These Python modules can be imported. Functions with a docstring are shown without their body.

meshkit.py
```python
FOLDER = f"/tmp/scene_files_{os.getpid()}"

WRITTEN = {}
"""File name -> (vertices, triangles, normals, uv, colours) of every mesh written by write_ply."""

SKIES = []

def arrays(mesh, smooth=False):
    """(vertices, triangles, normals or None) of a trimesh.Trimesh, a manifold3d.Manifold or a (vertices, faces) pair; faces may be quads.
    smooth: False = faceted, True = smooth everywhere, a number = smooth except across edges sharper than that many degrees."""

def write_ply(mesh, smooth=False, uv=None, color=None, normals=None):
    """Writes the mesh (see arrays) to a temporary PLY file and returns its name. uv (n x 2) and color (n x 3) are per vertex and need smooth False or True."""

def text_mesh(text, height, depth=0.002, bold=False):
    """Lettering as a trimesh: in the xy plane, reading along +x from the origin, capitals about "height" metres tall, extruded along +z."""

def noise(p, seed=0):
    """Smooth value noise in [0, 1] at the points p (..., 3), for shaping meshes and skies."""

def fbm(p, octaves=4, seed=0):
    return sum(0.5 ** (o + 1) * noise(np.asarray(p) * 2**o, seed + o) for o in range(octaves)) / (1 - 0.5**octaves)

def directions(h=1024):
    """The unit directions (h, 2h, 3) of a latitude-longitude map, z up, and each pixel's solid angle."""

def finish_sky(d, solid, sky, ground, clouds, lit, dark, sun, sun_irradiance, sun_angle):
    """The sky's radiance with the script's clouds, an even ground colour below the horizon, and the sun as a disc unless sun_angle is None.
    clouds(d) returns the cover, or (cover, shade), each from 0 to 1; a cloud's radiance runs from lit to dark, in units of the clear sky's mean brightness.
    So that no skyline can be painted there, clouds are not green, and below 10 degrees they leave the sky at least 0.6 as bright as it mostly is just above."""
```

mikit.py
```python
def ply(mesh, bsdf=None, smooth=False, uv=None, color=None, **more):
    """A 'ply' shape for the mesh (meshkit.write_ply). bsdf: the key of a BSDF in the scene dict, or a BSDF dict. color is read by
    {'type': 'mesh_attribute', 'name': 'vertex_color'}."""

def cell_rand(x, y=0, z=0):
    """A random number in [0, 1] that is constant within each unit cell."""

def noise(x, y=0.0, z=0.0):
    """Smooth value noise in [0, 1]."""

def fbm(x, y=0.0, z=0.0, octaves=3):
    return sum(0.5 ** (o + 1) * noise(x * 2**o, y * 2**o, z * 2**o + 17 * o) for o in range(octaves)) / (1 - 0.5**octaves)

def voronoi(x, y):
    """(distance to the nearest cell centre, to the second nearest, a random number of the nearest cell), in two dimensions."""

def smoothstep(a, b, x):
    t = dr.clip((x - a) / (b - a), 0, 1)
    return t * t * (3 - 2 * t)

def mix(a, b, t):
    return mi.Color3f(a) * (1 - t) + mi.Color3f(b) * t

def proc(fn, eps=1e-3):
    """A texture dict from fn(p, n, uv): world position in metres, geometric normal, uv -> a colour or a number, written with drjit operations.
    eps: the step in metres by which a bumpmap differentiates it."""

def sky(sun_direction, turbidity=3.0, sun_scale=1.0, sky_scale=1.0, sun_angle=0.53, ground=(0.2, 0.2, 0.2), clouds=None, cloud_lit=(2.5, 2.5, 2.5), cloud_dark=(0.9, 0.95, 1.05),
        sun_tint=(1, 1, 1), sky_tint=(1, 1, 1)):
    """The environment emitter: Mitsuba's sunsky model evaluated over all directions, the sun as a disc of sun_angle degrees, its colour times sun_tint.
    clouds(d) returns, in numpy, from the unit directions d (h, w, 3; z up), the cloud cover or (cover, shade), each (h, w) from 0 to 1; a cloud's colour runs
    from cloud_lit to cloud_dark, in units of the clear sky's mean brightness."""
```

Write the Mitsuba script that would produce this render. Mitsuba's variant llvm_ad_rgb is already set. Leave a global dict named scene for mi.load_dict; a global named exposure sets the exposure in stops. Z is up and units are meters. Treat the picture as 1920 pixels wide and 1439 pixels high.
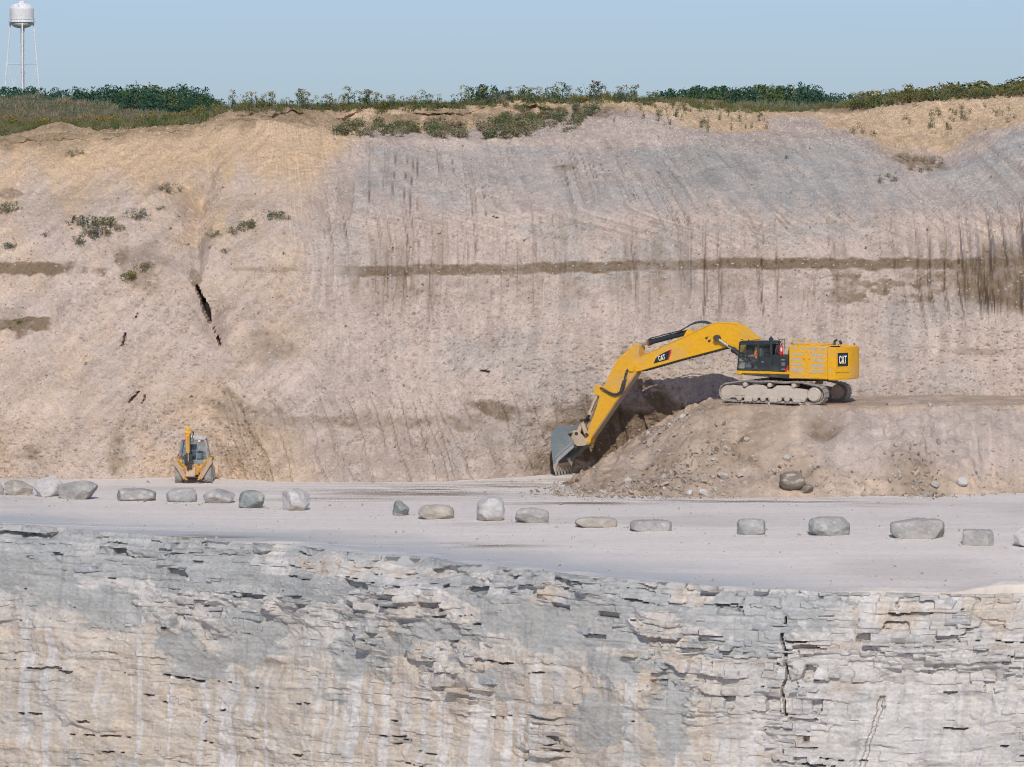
import math, random
import numpy as np, trimesh, drjit as dr, mitsuba as mi, mikit, meshkit
import manifold3d as m3
from scipy.spatial import cKDTree

scene, labels = {}, {}
T = mi.ScalarTransform4f
PI = math.pi

# ---------------------------------------------------------------- camera, sky, exposure
HORIZON = 203.0                          # row of the horizon in the photograph
FOCAL, EYE_Z = 9920.0, 22.03              # focal length in photo pixels (long lens), eye height above the bench
PITCH = math.atan((719.5 - HORIZON) / FOCAL)
EYE = np.array([0.0, 0.0, EYE_Z])
FWD = np.array([0, math.cos(PITCH), -math.sin(PITCH)])
UPV = np.array([0, math.sin(PITCH), math.cos(PITCH)])
scene['camera'] = {'type': 'perspective', 'fov': math.degrees(2 * math.atan(960 / FOCAL)), 'fov_axis': 'x',
                   'near_clip': 1.0, 'far_clip': 9000.0,
                   'to_world': T().look_at(origin=EYE.tolist(), target=(EYE + FWD * 100).tolist(), up=[0, 0, 1])}
SUN_EL, SUN_AZ = math.radians(37.5), math.radians(1.0)
SUN = [math.sin(SUN_AZ) * math.cos(SUN_EL), -math.cos(SUN_AZ) * math.cos(SUN_EL), math.sin(SUN_EL)]
scene['sky'] = mikit.sky(SUN, turbidity=3.0, sun_scale=1.0, sky_scale=0.9, ground=(0.3, 0.27, 0.25), sun_tint=(0.90, 1.05, 1.33), sky_tint=(1.16, 1.215, 1.47))
exposure = 1.3


def at(px, py, depth):
    """the point of the place that stands DEPTH metres away behind a point of the photograph"""
    d = FWD + (px - 960) / FOCAL * np.array([1.0, 0, 0]) + (719.5 - py) / FOCAL * UPV
    return EYE + d * (depth / d[1])


# ---------------------------------------------------------------- helpers
USED = {}


def key_for(name):
    n = USED.get(name, -1) + 1
    USED[name] = n
    return name if n == 0 else f'{name}_{n:03d}'


def tag(key, label=None, cat=None, group=None, kind=None):
    d = labels.setdefault(key, {})
    for k, v in (('label', label), ('category', cat), ('group', group), ('kind', kind)):
        if v:
            d[k] = v
    return key


def obj(name, mesh, bsdf, parent=None, smooth=False, uv=None, **more):
    key = key_for(name if parent is None else parent + '__' + name)
    scene[key] = mikit.ply(mesh, bsdf, smooth=smooth, uv=uv, **more)
    return key


def thing(name, label, cat, group=None):
    return tag(key_for(name), label, cat, group)


def grid_faces(ni, nj):
    i, j = np.meshgrid(np.arange(ni - 1), np.arange(nj - 1), indexing='ij')
    a = i * nj + j
    return np.stack([a, a + nj, a + nj + 1, a + 1], -1).reshape(-1, 4)


def fbm(p, octaves=4, seed=0):
    return meshkit.fbm(p, octaves, seed)


def nz(p, seed=0):
    return meshkit.noise(p, seed)


def ss(a, b, x):
    t = np.clip((x - a) / (b - a), 0, 1)
    return t * t * (3 - 2 * t)


def v3(*c):
    return np.stack(np.broadcast_arrays(*c), -1)


def hash01(*c):
    h = np.zeros(np.broadcast(*c).shape, np.int64)
    for v, k in zip(c, (374761393, 668265263, 2147483647, 1442695041)):
        h = h + np.asarray(v, np.int64) * k
    h &= 0xFFFFFFFF
    h = ((h ^ (h >> 13)) * 1274126177) & 0xFFFFFFFF
    return ((h ^ (h >> 16)) & 0xFFFFFF) / 16777215.0


# ---------------------------------------------------------------- materials
mx, sst = mikit.mix, mikit.smoothstep


def bsdf(key, d):
    scene[key] = {'type': 'twosided', 'nested': d}
    return key


def plain(key, col, rough=0.6, metal=0.0, dirt=None, amount=0.35, scale=1.5, spec=0.4):
    """paint or steel with dust and wear from noise"""
    d2 = dirt or (0.38, 0.31, 0.25)

    def fn(p, n, uv):
        a = mikit.fbm(p.x * scale, p.y * scale, p.z * scale, 4)
        b = mikit.fbm(p.x * 9 * scale, p.y * 9 * scale, p.z * 9 * scale, 2)
        return mx(mi.Color3f(col) * (0.9 + 0.2 * b), d2, sst(0.45, 0.8, a * 0.75 + b * 0.25) * amount)
    return bsdf(key, {'type': 'principled', 'base_color': mikit.proc(fn), 'roughness': rough, 'metallic': metal, 'specular': spec})


def slope_fn(p, n, uv):
    tone, damp = uv.x, uv.y
    sand, clay, grey = mi.Color3f(0.52, 0.375, 0.245), mi.Color3f(0.455, 0.367, 0.313), mi.Color3f(0.335, 0.315, 0.295)
    t = tone + 0.22 * (mikit.fbm(p.x * 0.45, p.y * 0.45, p.z * 0.45, 4) - 0.5)
    c = mx(mx(sand, clay, sst(0.0, 0.5, t)), grey, sst(0.5, 1.0, t))
    big = mikit.fbm(p.x * 0.22 + 9, p.y * 0.2, p.z * 0.5, 4)
    wl = sst(-9.0, -13.0, p.x + 0.25 * (p.z - 10))
    wr = sst(13.0, 16.0, p.z) * (1 - wl)
    along = mi.Float(p.z) * (1 - 0.4 * wl) + 0.8 * p.x * wl - 0.45 * p.x * wr
    across = mi.Float(p.x) * (1 - 0.35 * wl - 0.15 * wr) - 0.70 * p.z * wl + 0.5 * p.z * wr
    run = mikit.fbm(across * 2.9 + 1.3 * mikit.noise(along * 0.6, across * 0.3), along * 0.24, p.y * 0.2, 4)
    mid = mikit.fbm(p.x * 2.2, p.y * 2.2, p.z * 2.2, 4)
    fine = mikit.fbm(p.x * 11, p.y * 11, p.z * 11, 3)
    c = c * (1.0 + 0.30 * (big - 0.5) + 0.46 * (run - 0.5) + 0.34 * (mid - 0.5) + 0.46 * (fine - 0.5))
    brown = mi.Color3f(0.165, 0.118, 0.075) * (0.8 + 0.5 * fine)
    c = mx(c, brown, dr.clip(damp * 1.1 + 1.1 * (mid - 0.5) * sst(0.05, 0.4, damp) + 0.8 * (fine - 0.5) * sst(0.05, 0.4, damp) + 0.6 * (run - 0.5) * sst(0.05, 0.5, damp), 0, 0.92))
    d1, d2, w = mikit.voronoi(p.x * 2.6 + 3 * mikit.noise(p.y * 0.8, p.z), p.z * 2.6 + p.y * 1.1)
    stone = (1 - sst(0.10, 0.20, d1)) * sst(0.80, 0.84, w)
    dark = (1 - sst(0.08, 0.16, d1)) * (1 - sst(0.12, 0.16, w))
    c = mx(c, mi.Color3f(0.50, 0.47, 0.45), stone * 0.7)
    return mx(c, mi.Color3f(0.17, 0.15, 0.12), dark * 0.6)


def floor_fn(p, n, uv):
    c = mi.Color3f(0.745, 0.67, 0.60)
    a = mikit.fbm(p.x * 0.10, p.y * 0.16, 0.0, 4)
    lane = mikit.fbm(p.x * 0.07 + 3, p.y * 1.3 + 0.02 * p.x, 0.0, 4)
    fine = mikit.fbm(p.x * 5, p.y * 5, 0.0, 3)
    c = mx(c, mi.Color3f(0.58, 0.51, 0.455), sst(0.52, 0.75, a) * 0.55)
    c = c * (1.0 + 0.16 * (lane - 0.5) + 0.12 * (fine - 0.5))
    c = mx(c, mi.Color3f(0.46, 0.465, 0.47), uv.x * sst(0.3, 0.6, lane + 0.3 * a) * 0.9)          # bare rock near the lip
    t = p.y + 0.10 * p.x + 2.5 * mikit.noise(p.x * 0.045, 7.0) + 0.5 * mikit.noise(p.x * 0.2, 3.0)
    rut = sst(0.80, 0.97, mikit.noise(t * 1.7, 0.5)) * sst(0.35, 0.62, mikit.fbm(p.x * 0.08, p.y * 0.25, 2.0, 3))
    c = c * (1 - 0.10 * rut)
    c = mx(c, mi.Color3f(0.40, 0.35, 0.30), sst(0.76, 0.82, mikit.noise(p.x * 4.2, p.y * 4.2, 1.0)) * 0.16)
    wet = uv.y * sst(0.44, 0.60, mikit.fbm(p.x * 0.22, p.y * 2.4 + 0.06 * p.x, 4.0, 4))
    return mx(c, mi.Color3f(0.21, 0.155, 0.11), dr.clip(wet, 0, 0.9))


def cliff_fn(p, n, uv):
    grey, warm = uv.x, uv.y
    mid = mikit.fbm(p.x * 0.9, p.y * 0.9, p.z * 1.6, 4)
    fine = mikit.fbm(p.x * 6, p.y * 6, p.z * 9, 3)
    bed = mikit.fbm(p.x * 0.35, p.y * 0.35, p.z * 7.0, 3)
    run = mikit.fbm(p.x * 1.7 - p.y * 1.2 + 0.8 * mikit.noise(p.z * 0.8, p.x), p.z * 0.12, 3.0, 4)
    pale, tan, blue = mi.Color3f(0.50, 0.475, 0.452), mi.Color3f(0.465, 0.38, 0.295), mi.Color3f(0.31, 0.32, 0.318)
    c = mx(pale, tan, dr.clip(warm * 1.0 + 1.9 * (run - 0.5) + 1.1 * (mid - 0.5), 0, 1) * 0.80)
    c = mx(c, mi.Color3f(0.57, 0.555, 0.55), sst(0.54, 0.70, run) * 0.7)
    g = dr.clip(sst(0.15, 0.85, grey + 0.8 * (mid - 0.5) + 0.4 * (run - 0.5)), 0, 1)
    c = mx(c, blue, g * 0.72)
    big = mikit.fbm(p.x * 0.28, p.y * 0.28, p.z * 0.35, 4)
    drip = sst(0.55, 0.75, mikit.fbm(p.x * 4.5 - p.y * 3.2, p.z * 0.35, 9.0, 3)) * sst(0.45, 0.65, mikit.fbm(p.x * 0.6, p.y * 0.6, p.z * 0.5, 3))
    c = c * (1 + 0.34 * (bed - 0.5) + 0.44 * (fine - 0.5) + 0.42 * (mid - 0.5) + 0.35 * (big - 0.5)) * (1 - 0.16 * drip)
    rust = sst(0.62, 0.76, mikit.fbm(p.x * 0.5 + 31, p.y * 0.5, p.z * 1.1, 4)) * (1 - g)
    return mx(c, mi.Color3f(0.35, 0.22, 0.12), rust * 0.25)


def stone_fn(base, vary=0.5):
    def fn(p, n, uv):
        a = mikit.fbm(p.x * 1.6, p.y * 1.6, p.z * 1.6, 4)
        b = mikit.fbm(p.x * 8, p.y * 8, p.z * 8, 3)
        c = mi.Color3f(base) * (1 + vary * (a - 0.5) + 0.45 * (b - 0.5))
        scr = sst(0.60, 0.70, mikit.fbm(p.x * 3.1 + 2 * p.z, p.y * 2, p.z * 4.5 - p.x, 3))
        c = mx(c, mi.Color3f(0.56, 0.54, 0.52), scr * 0.5)
        return mx(c, mi.Color3f(0.50, 0.42, 0.35), sst(0.5, 0.9, n.z) * 0.55 * sst(0.35, 0.6, a))   # dust lying on top faces
    return fn


bsdf('slope_earth', {'type': 'diffuse', 'reflectance': mikit.proc(slope_fn)})
bsdf('floor_dust', {'type': 'diffuse', 'reflectance': mikit.proc(floor_fn)})
bsdf('cliff_rock', {'type': 'diffuse', 'reflectance': mikit.proc(cliff_fn)})
# ================================================================ TERRAIN
def resample(xs_knot, table, xs, soft=6):
    """rows of control points (per column) -> a smooth curve family at xs"""
    table = np.asarray(table, float)
    out = np.stack([np.interp(xs, xs_knot, table[:, k]) for k in range(table.shape[1])], -1)
    w = np.hanning(2 * soft + 3)[1:-1]
    w /= w.sum()
    pad = np.vstack([np.repeat(out[:1], soft, 0), out, np.repeat(out[-1:], soft, 0)])
    return np.stack([np.convolve(pad[:, k], w, 'valid') for k in range(out.shape[1])], -1)


# ---- lip of the lower rock face: (column, row, distance)
LIP = [(-320, 966, 284), (0, 985, 278), (240, 1003, 274), (480, 1020, 270), (720, 1045, 264.5), (960, 1066, 259.5), (1200, 1092, 255),
       (1400, 1106, 253), (1600, 1112, 252), (1920, 1116, 251), (2260, 1120, 250)]
lip = np.array([at(*k) for k in LIP])
NS = 1060
s_lin = np.linspace(lip[0, 0], lip[-1, 0], NS)
lip_c = resample(lip[:, 0], lip, s_lin, 60)
tan_ = np.gradient(lip_c, axis=0)
tan_[:, 2] = 0
tan_ /= np.linalg.norm(tan_, axis=1, keepdims=True)
nrm = np.stack([tan_[:, 1], -tan_[:, 0], tan_[:, 0] * 0], -1)          # horizontal, towards the pit
arc = np.concatenate([[0], np.cumsum(np.linalg.norm(np.diff(lip_c, axis=0), axis=1))])
AMAX = arc[-1]


def lip_at(x):
    return np.stack([np.interp(x, lip_c[:, 0], lip_c[:, k]) for k in range(3)], -1)


WOB = {}


def wobble(x, z, seed):
    key = (id(x), seed % 3)
    if key not in WOB:
        WOB[key] = fbm(v3(x * 0.7 + 0.4 * z, z * 0.9, seed % 3 * 3.7), 5, seed % 3), x
    return WOB[key][0]


def blob(x, z, px, py, rx, rz, soft=0.5, depth=None, wob=0.0, seed=0):
    """a soft-edged patch of the face around a place given by column and row"""
    c = at(px, py, depth)
    r = np.sqrt(((x - c[0]) / rx) ** 2 + ((z - c[2]) / rz) ** 2)
    if wob:
        r = r + 2.2 * wob * (wobble(x, z, seed) - 0.5)
    return 1 - ss(1 - soft, 1 + soft, r)


def cliff_depth(px):
    return np.interp(px, [k[0] for k in LIP], [k[2] for k in LIP])


rng = np.random.default_rng(7)
bed_th = rng.uniform(0.13, 0.42, 80) * np.where(rng.random(80) < 0.2, 1.7, 1.0)
bed_top = np.concatenate([[0], np.cumsum(bed_th)]) - 1.0


def bed_of(a, h):
    w = h + 0.5 * (nz(v3(a * 0.11, h * 0.1, 1.0), 3) - 0.5) * 2 + 0.16 * (nz(v3(a * 0.7, h * 0.4, 1.0), 4) - 0.5) + 0.06 * (nz(v3(a * 3, h * 1.5, 1.0), 5) - 0.5) + 0.012 * (a - 35)
    return np.searchsorted(bed_top, w) - 1, w


GREY = [(1075, 1190, 3.6, 1.7), (1010, 1165, 2.4, 1.1), (205, 1130, 1.5, 1.2), (350, 1215, 1.2, 1.3), (560, 1090, 3.2, 0.8), (300, 1060, 8.5, 1.1), (120, 1040, 4.5, 1.0),
        (1320, 1135, 3.8, 0.9), (690, 1060, 4.0, 0.8), (1265, 1320, 1.0, 1.7), (1130, 1240, 1.6, 0.9), (470, 1160, 1.6, 1.8), (900, 1110, 3.0, 0.8), (1600, 1150, 2.6, 0.6),
        (650, 1240, 1.2, 1.2), (930, 1270, 0.8, 1.0), (60, 1085, 3.0, 1.2), (1420, 1180, 2.0, 1.1), (760, 1200, 2.2, 1.2), (1120, 1340, 1.2, 1.3)]
BREAK = [(1370, 1215, 4.2, 2.4), (1230, 1185, 3.0, 1.2), (1750, 1210, 3.2, 1.3), (640, 1120, 5.0, 1.2), (420, 1140, 3.0, 1.5), (1480, 1320, 1.4, 3.2), (250, 1050, 6.0, 1.0),
         (960, 1100, 4.5, 0.9), (1300, 1280, 2.2, 1.6), (860, 1240, 2.0, 2.0), (700, 1210, 1.4, 1.2), (1850, 1240, 2.0, 1.6), (1020, 1390, 0.9, 1.3), (1650, 1200, 1.6, 1.0)]


def face_masks(x, z):
    grey = np.zeros_like(x)
    for k, g in enumerate(GREY):
        grey = np.maximum(grey, blob(x, z, *g, soft=0.75, depth=cliff_depth(g[0]), wob=1.3, seed=k))
    brk = np.zeros_like(x)
    for k, g in enumerate(BREAK):
        brk = np.maximum(brk, blob(x, z, *g, soft=0.6, depth=cliff_depth(g[0]), wob=0.8, seed=k + 50))
    return grey, brk


def cliff_offset(a, h, x, z, grey, brk):
    a = a + 0.5 * (fbm(v3(a * 0.8, h * 0.9, 5.0), 3, 51) - 0.5)
    h = h + 0.30 * (fbm(v3(a * 0.55, h * 0.5, 6.0), 3, 52) - 0.5)
    k, w = bed_of(a, h)
    whole = ss(0.40, 0.62, fbm(v3(a * 0.35, h * 0.5, 3.0), 4, 53))
    # thick ledges, then single beds, each broken at joints
    K = k // 4
    L1 = 3.2 + 3.5 * hash01(K, 11)
    c1 = np.floor((a + 6 * hash01(K, 5) + 0.5 * nz(v3(a, h * 1.5, 2.0), 8)) / L1)
    big = hash01(K, c1, 3) ** 2
    L2 = 0.55 + 1.9 * hash01(k, 21) ** 1.5
    q = (a + 5 * hash01(k, 7) + 0.22 * nz(v3(a * 1.3, h * 3, 4.0), 9)) / L2
    c2 = np.floor(q)
    fr = q - c2
    one = hash01(k, c2, 9)
    edge_v = ss(0, 0.05, np.minimum(fr, 1 - fr) * L2)
    tb = np.minimum(w - bed_top[k], bed_top[k + 1] - w)
    edge_h = ss(0, 0.05, tb)
    calm = 1 - 0.85 * ss(0.35, 0.8, grey)
    amp = (0.012 + 0.045 * whole + 0.24 * brk) * calm
    off = 0.30 * big * (0.22 + 0.78 * brk) * (0.35 + 0.65 * calm) + amp * np.where(one > 0.82, 1.5, one) + 0.05 * hash01(k, 33) * calm * np.maximum(0.4 * whole, brk)
    off += (fr - 0.5) * L2 * (hash01(k, c2, 17) - 0.5) * (0.06 + 0.22 * np.maximum(brk, 0.5 * whole)) * calm + (w - bed_top[k] - 0.15) * (hash01(k, c2, 19) - 0.5) * (0.2 + 0.7 * np.maximum(brk, 0.4 * whole)) * calm
    off -= (0.002 + 0.016 * whole + 0.05 * brk) * (1 - edge_v * edge_h) * (0.4 + 0.6 * calm) * (hash01(k, c2, 41) > 0.35)
    gone = (hash01(k, c2, 77) > 0.94) & (brk > 0.45)
    off = np.where(gone, off - 0.35, off)
    sn = nz(v3(a * 0.55 + 31 * hash01(k, 8), k * 1.0, 3.0), 54) + 0.22 * (nz(v3(a * 3.1, k * 1.0, 3.0), 55) - 0.5)
    seam = (w - bed_top[k] < 0.75 * (sn - 0.875)) & (grey < 0.75) & (hash01(k, 93) > 0.30)
    off = np.where(seam, off - 0.35, off)                        # open bedding seams
    off += 0.9 * (fbm(v3(a * 0.13, h * 0.22, 7.0), 4, 12) - 0.5)
    off += 0.12 * (fbm(v3(a * 0.9, h * 1.0, 9.0), 4, 14) - 0.5) + 0.04 * (fbm(v3(a * 6, h * 7, 1.0), 2, 15) - 0.5)
    crack = np.abs(x - at(1471, 1250, 253)[0] - 0.10 * np.sin(h * 2.2) - 0.05 * np.sin(h * 5)) < 0.05
    off = np.where(crack & (h > 1.2) & (h < 6), off - 0.5, off)
    lean = np.abs((x - at(1650, 1300, 252)[0]) + 0.30 * (h - 5.3) + 0.12 * (nz(v3(h * 3, 1.0, 1.0), 5) - 0.5)) < 0.11
    off = np.where(lean & (h > 5.0) & (h < 9), off - 0.22, off)
    rim = ss(1.6, 0.0, h)
    off += np.nan_to_num(FAC1(a, h * 1.3)) * (0.5 + 0.5 * calm) * (1 - 0.4 * brk) + np.nan_to_num(FAC2(a, h * 1.8)) * (0.35 + 0.65 * calm)
    return off - rim * (0.25 + 1.3 * nz(v3(a * 0.25, 1.0, 4.0), 22) ** 1.5) * (0.6 + 0.8 * (hash01(k, c2, 61)))


NH = 300
from scipy.interpolate import LinearNDInterpolator
_rf = np.random.default_rng(91)


def facets(n, amp, squash):
    q = _rf.random((n, 2)) * [AMAX + 4, 22] - [2, 3]
    return LinearNDInterpolator(q * [1, squash], _rf.normal(size=n) * amp)


FAC1, FAC2 = facets(1500, 0.10, 1.3), facets(9000, 0.035, 1.8)
h_rows = np.concatenate([[0, 0, 0], np.linspace(0.0, 17.0, NH) ** 1.0])
back = np.concatenate([[3.0, 1.6, 0.8], np.zeros(NH)])
aa, hh = np.meshgrid(arc, h_rows, indexing='ij')
bx = lip_c[:, None, 0] + nrm[:, None, 0] * (hh * 0.07)
by = lip_c[:, None, 1] + nrm[:, None, 1] * (hh * 0.07)
bz = lip_c[:, None, 2] - hh
grey_m, brk_m = face_masks(bx, bz)
off = cliff_offset(aa, hh, bx, bz, grey_m, brk_m)
off[:, :3] = np.minimum(off[:, 3:4], 0.2)
off = off - back[None, :]
cx, cy = bx + nrm[:, None, 0] * off, by + nrm[:, None, 1] * off
cz = bz + 0.02 * (nz(v3(aa * 4, hh * 4, 0.0), 30) - 0.5) - np.where(back[None, :] > 0, 0.06, 0)
top_grey = ss(2.6, 0.4, hh + 1.6 * (fbm(v3(aa * 0.3, hh * 0.3, 2.0), 3, 33) - 0.5)) * ss(75, 48, aa + 4 * (nz(v3(aa * 0.3, hh, 1.0), 3) - 0.5))
_k, _w = bed_of(aa, hh)
pan1 = hash01(_k // 4, np.floor((aa + 6 * hash01(_k // 4, 5)) / (2.2 + 2.5 * hash01(_k // 4, 12))), 71)
pan2 = hash01(_k, np.floor((aa + 5 * hash01(_k, 7) + 0.3 * nz(v3(aa, hh, 2.0), 72)) / (0.8 + 1.8 * hash01(_k, 22))), 73)
pan = 0.6 * pan1 + 0.4 * pan2
gsoft = np.maximum(grey_m, 0.9 * top_grey)
grey_u = np.clip(ss(0.36, 0.62, gsoft + 1.0 * (pan - 0.5) * ss(0.0, 0.12, gsoft)) * (0.72 + 0.28 * pan2) + 0.10 + 0.50 * (pan2 - 0.45) + 0.35 * (pan1 - 0.5), 0, 1)
warm_v = np.clip(0.15 + 0.65 * ss(2.0, 7.5, hh + 2.5 * (nz(v3(aa * 0.12, 2.0, hh * 0.1), 40) - 0.5)) * ss(66, 46, aa) + 0.55 * ss(0.2, 0.75, fbm(v3(aa * 0.22, hh * 0.06, 8.0), 3, 44) - 0.15)
                 * ss(70, 50, aa) - 0.4 * top_grey - 0.25 * ss(45, 62, aa), 0, 1)
dust = blob(cx, cz, 620, 1068, 1.6, 0.55, depth=267, wob=1.2, seed=5) + blob(cx, cz, 1010, 1118, 0.9, 0.5, depth=258, wob=1.2, seed=6) + blob(cx, cz, 780, 1075, 1.8, 0.4, depth=263, wob=1.2, seed=7) \
    + blob(cx, cz, 1760, 1150, 4.2, 0.7, depth=251.5, wob=1.4, seed=8) + blob(cx, cz, 1290, 1125, 0.9, 0.5, depth=254, wob=1.2, seed=9)
dust = np.clip(dust, 0, 1)
warm_v = np.clip(warm_v + 0.40 * (pan - 0.5), 0, 1)
grey_u = grey_u * (1 - dust)
warm_v = np.maximum(warm_v, dust * 0.75)
cliff_v = np.stack([cx, cy, cz], -1)
lip_edge = np.stack([cx[:, 3], cy[:, 3]], -1)
_k = np.hanning(41)[1:-1] / np.hanning(41).sum()
lip_edge = np.stack([np.convolve(np.pad(lip_edge[:, k], 19, 'edge'), _k, 'valid') for k in range(2)], -1)
obj('rock_cliff', (cliff_v.reshape(-1, 3), grid_faces(*aa.shape)[:, ::-1]), 'cliff_rock', uv=np.stack([grey_u, warm_v], -1).reshape(-1, 2))
tag('rock_cliff', 'bedded grey and tan limestone cliff below the bench with dark open seams', kind='structure')

# ---- bench floor between the lip and the foot of the slope
NT = 190
t_rows = np.concatenate([[0.0], np.linspace(0, 1, NT) ** 1.25])
fs = np.linspace(0, NS - 1, 520).astype(int)
f0 = lip_c[fs].copy()
f0[:, :2] = lip_edge[fs] - nrm[fs, :2] * 0.02
fx = f0[:, None, 0] * (1 + 0.06 * t_rows[None, :]) + 0.3 * t_rows[None, :]
fy = f0[:, None, 1] * (1 - t_rows) + 332.0 * t_rows
depth_in = (fy - f0[:, None, 1])
edge_w = ss(26, 0, depth_in)
fz = f0[:, None, 2] * edge_w + 0.09 * (fbm(v3(fx * 0.25, fy * 0.25, 0.0), 3, 2) - 0.5) + 0.03 * (fbm(v3(fx * 1.5, fy * 0.8, 0.0), 3, 3) - 0.5)
fz += 0.12 * ss(0.42, 0.7, fbm(v3(fx * 0.35, fy * 0.5, 4.0), 4, 6)) * ss(5, 1.2, depth_in) * ss(0.0, 1.0, depth_in) * ss(-22, -8, fx)      # crumbs swept to the lip
pile = np.exp(-((fx - at(1890, 1100, 252)[0]) / 2.2) ** 2 - ((depth_in - 0.7) / 1.5) ** 2)
pile2 = np.exp(-((fx - at(1670, 1112, 253)[0]) / 1.5) ** 2 - ((depth_in - 0.6) / 0.9) ** 2)
fz += pile * 0.5 * (0.8 + 0.4 * fbm(v3(fx * 2, fy * 2, 0.0), 3, 8)) + pile2 * 0.12
fz[:, 0] -= 0.9
fx[:, 0] -= 0.25 * nrm[fs, 0]
fy[:, 0] -= 0.25 * nrm[fs, 1]
lipmask = ss(13, 1.0, depth_in + 3 * (fbm(v3(fx * 0.12, fy * 0.3, 9.0), 3, 9) - 0.5)) * (1 - np.clip(pile + pile2, 0, 1)) * ss(19, 8, fx)
wetmask = np.zeros_like(fx)
for px, py, rx, ry in ((800, 922, 6.0, 5.5), (640, 938, 3.5, 1.6), (1430, 940, 6.5, 1.6), (1180, 906, 5, 4.0), (960, 910, 4, 3), (1100, 945, 4.0, 1.2), (870, 1010, 4, 1.0), (390, 1003, 3, 1.2), (1620, 948, 3.0, 1.0)):
    c = at(px, py, FOCAL * EYE_Z / (py - HORIZON))
    wetmask = np.maximum(wetmask, np.exp(-((fx - c[0]) / rx) ** 2 - ((fy - c[1]) / ry) ** 2))
floor_v = np.stack([fx, fy, fz], -1).reshape(-1, 3)
obj('bench_floor', (floor_v, grid_faces(*fx.shape)), 'floor_dust', smooth=True, uv=np.stack([lipmask, wetmask], -1).reshape(-1, 2))
tag('bench_floor', 'pale dusty quarry bench floor of crushed limestone', kind='structure')


def floor_z(x, y):
    i = np.argmin(np.abs(floor_v[:, 0] - x) + np.abs(floor_v[:, 1] - y))
    return float(floor_v[i, 2])


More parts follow.
